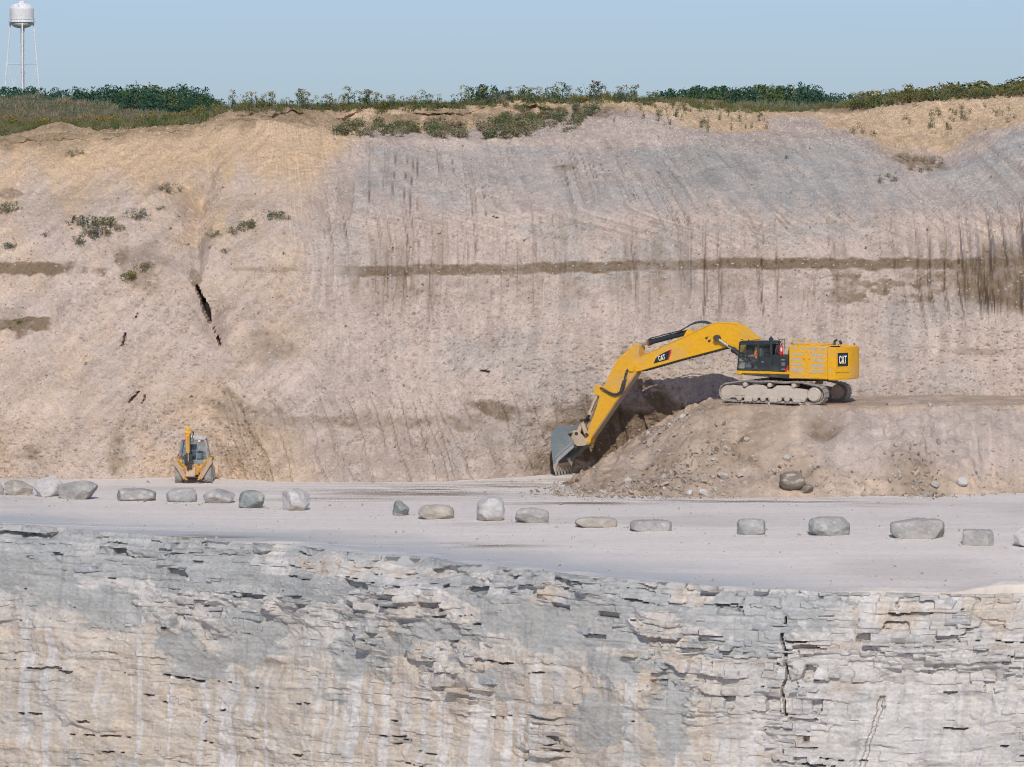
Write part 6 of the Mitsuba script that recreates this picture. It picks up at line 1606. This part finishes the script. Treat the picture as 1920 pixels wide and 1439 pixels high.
# ---- overgrown field on the left, with a low hill
hx, hy = np.meshgrid(np.linspace(-75, -8, 110), np.linspace(372, 520, 90), indexing='ij')
hc = at(55, 200, 445)
hz = 20.1 + 2.5 * np.exp(-((hx - hc[0]) / 13.0) ** 2 - ((hy - hc[1]) / 34.0) ** 2) + 0.4 * (fbm(v3(hx * 0.2, hy * 0.2, 0.0), 3, 301) - 0.3)
bsdf('hill_ground', {'type': 'diffuse', 'reflectance': mikit.proc(lambda p, n, uv: mx(mi.Color3f(0.17, 0.145, 0.10), mi.Color3f(0.11, 0.115, 0.06), mikit.fbm(p.x * 0.3, p.y * 0.3, 0.0, 4)))})
obj('hill', (np.stack([hx, hy, hz], -1).reshape(-1, 3), grid_faces(*hx.shape)), 'hill_ground', smooth=True)
tag('hill', 'low brushy hill in the field at the left', kind='structure')
brush, brush2 = Tufts(), Tufts()
for _ in range(2600):
    i, j = rp.integers(0, 110), rp.integers(0, 90)
    if hz[i, j] < 20.6:
        continue
    p = np.array([hx[i, j] + rp.normal() * 0.3, hy[i, j] + rp.normal() * 0.8, hz[i, j] - 0.05])
    (brush if rp.random() < 0.6 else brush2).add(p, rp.uniform(0.3, 0.75), 1.5)
brush.done('hill_brush', 'leaf_grey', 'grey brown brush covering the low hill at the left', 'brush')
brush2.done('hill_grass', 'leaf_dry', 'dry grass standing through the brush of the low hill', 'grass')
meadow, meadow2, meadow3 = Tufts(), Tufts(), Tufts()
for _ in range(3400):
    px = rp.uniform(-120, 425)
    D = rp.choice([rp.uniform(340, 352), rp.uniform(352, 400), rp.uniform(400, 620)], p=[0.45, 0.35, 0.2])
    x = (px - 960) / FOCAL * D
    z = 20.7 if D > 372 else float(slope_z(np.array([x]), np.array([D]))[0])
    if D < 372 and z < 19.2:
        continue
    h_ = rp.uniform(0.25, 0.58) * (0.45 if D > 380 else 1)
    (meadow, meadow2, meadow3)[rp.choice(3, p=[0.5, 0.25, 0.25])].add(np.array([x, D, z - 0.06]), h_, 1.2)
meadow.done('meadow', 'leaf_olive', 'olive green meadow plants along the rim at the left', 'meadow')
meadow2.done('dry_meadow', 'leaf_dry', 'dry stems mixed into the meadow at the left', 'dry grass')
meadow3.done('tall_grass', 'leaf_mid', 'fresh green tall grass in the meadow at the left', 'grass')
GG = 'goldenrod plants along the left rim'
for _ in range(120):
    px = rp.uniform(-10, 420)
    D = rp.uniform(341, 362)
    x = (px - 960) / FOCAL * D
    z = float(slope_z(np.array([x]), np.array([D]))[0])
    if z < 19.2:
        continue
    weed((x, D, z - 0.05), rp.uniform(0.45, 0.85), rp.uniform(1.0, 1.6), 'leaf_olive' if rp.random() < 0.6 else 'leaf_mid', 'flower_gold', 'goldenrod plant with a yellow head among alike plants on the left rim', GG)
back_brush = Tufts()
for _ in range(1500):
    px = rp.uniform(1380, 1720)
    D = rp.uniform(362, 560)
    x = (px - 960) / FOCAL * D
    back_brush.add(np.array([x, D, 20.65 + (1.0 if D < 380 else 0.3)]), rp.uniform(0.5, 1.1), 1.3)
back_brush.done('saddle_brush', 'leaf_grey', 'grey brown brush beyond the sandy saddle right of the middle', 'brush')
for _ in range(42):
    px = rp.uniform(1400, 1660)
    D = rp.uniform(380, 520)
    x = (px - 960) / FOCAL * D
    shrub((x, D, 20.9), rp.uniform(1.2, 2.2), rp.uniform(0.9, 1.6), ('leaf_grey', 'leaf_dry', 'leaf_olive', 'leaf_gold')[rp.choice(4, p=[0.35, 0.2, 0.35, 0.1])], 'olive or grey shrub in the brush beyond the sandy saddle', 'shrubs beyond the saddle')
bank = Tufts()
for _ in range(700):
    px = rp.uniform(440, 1680)
    i = np.interp(px, [430, 520, 640, 800, 960, 1150, 1240, 1400, 1680], [206, 204, 207, 204, 194, 190, 192, 210, 196])
    p = on_slope(px, i) + np.array([0, rp.uniform(-0.2, 5.0), 0])
    p[2] = float(slope_z(np.array([p[0]]), np.array([p[1]]))[0]) - 0.05
    bank.add(p, rp.uniform(0.25, 0.55), 1.2)
bank.done('bank_grass', 'leaf_olive', 'patchy grass on top of the sandy bank', 'grass')

# ---- utility pole in the field
up_ = thing('utility_pole', 'thin grey utility pole standing before the far trees at the left', 'utility pole')
pc = at(240, 221, 640)
obj('pole', cyl([pc[0], pc[1], 20.6], [pc[0], pc[1], pc[2] + 0.9], 0.09, 8, 0.06), 'timber_grey', up_, smooth=40)
obj('crossarm', rbox([pc[0], pc[1], pc[2] + 0.75], [0.9, 0.08, 0.10], 0.02), 'timber_grey', up_)
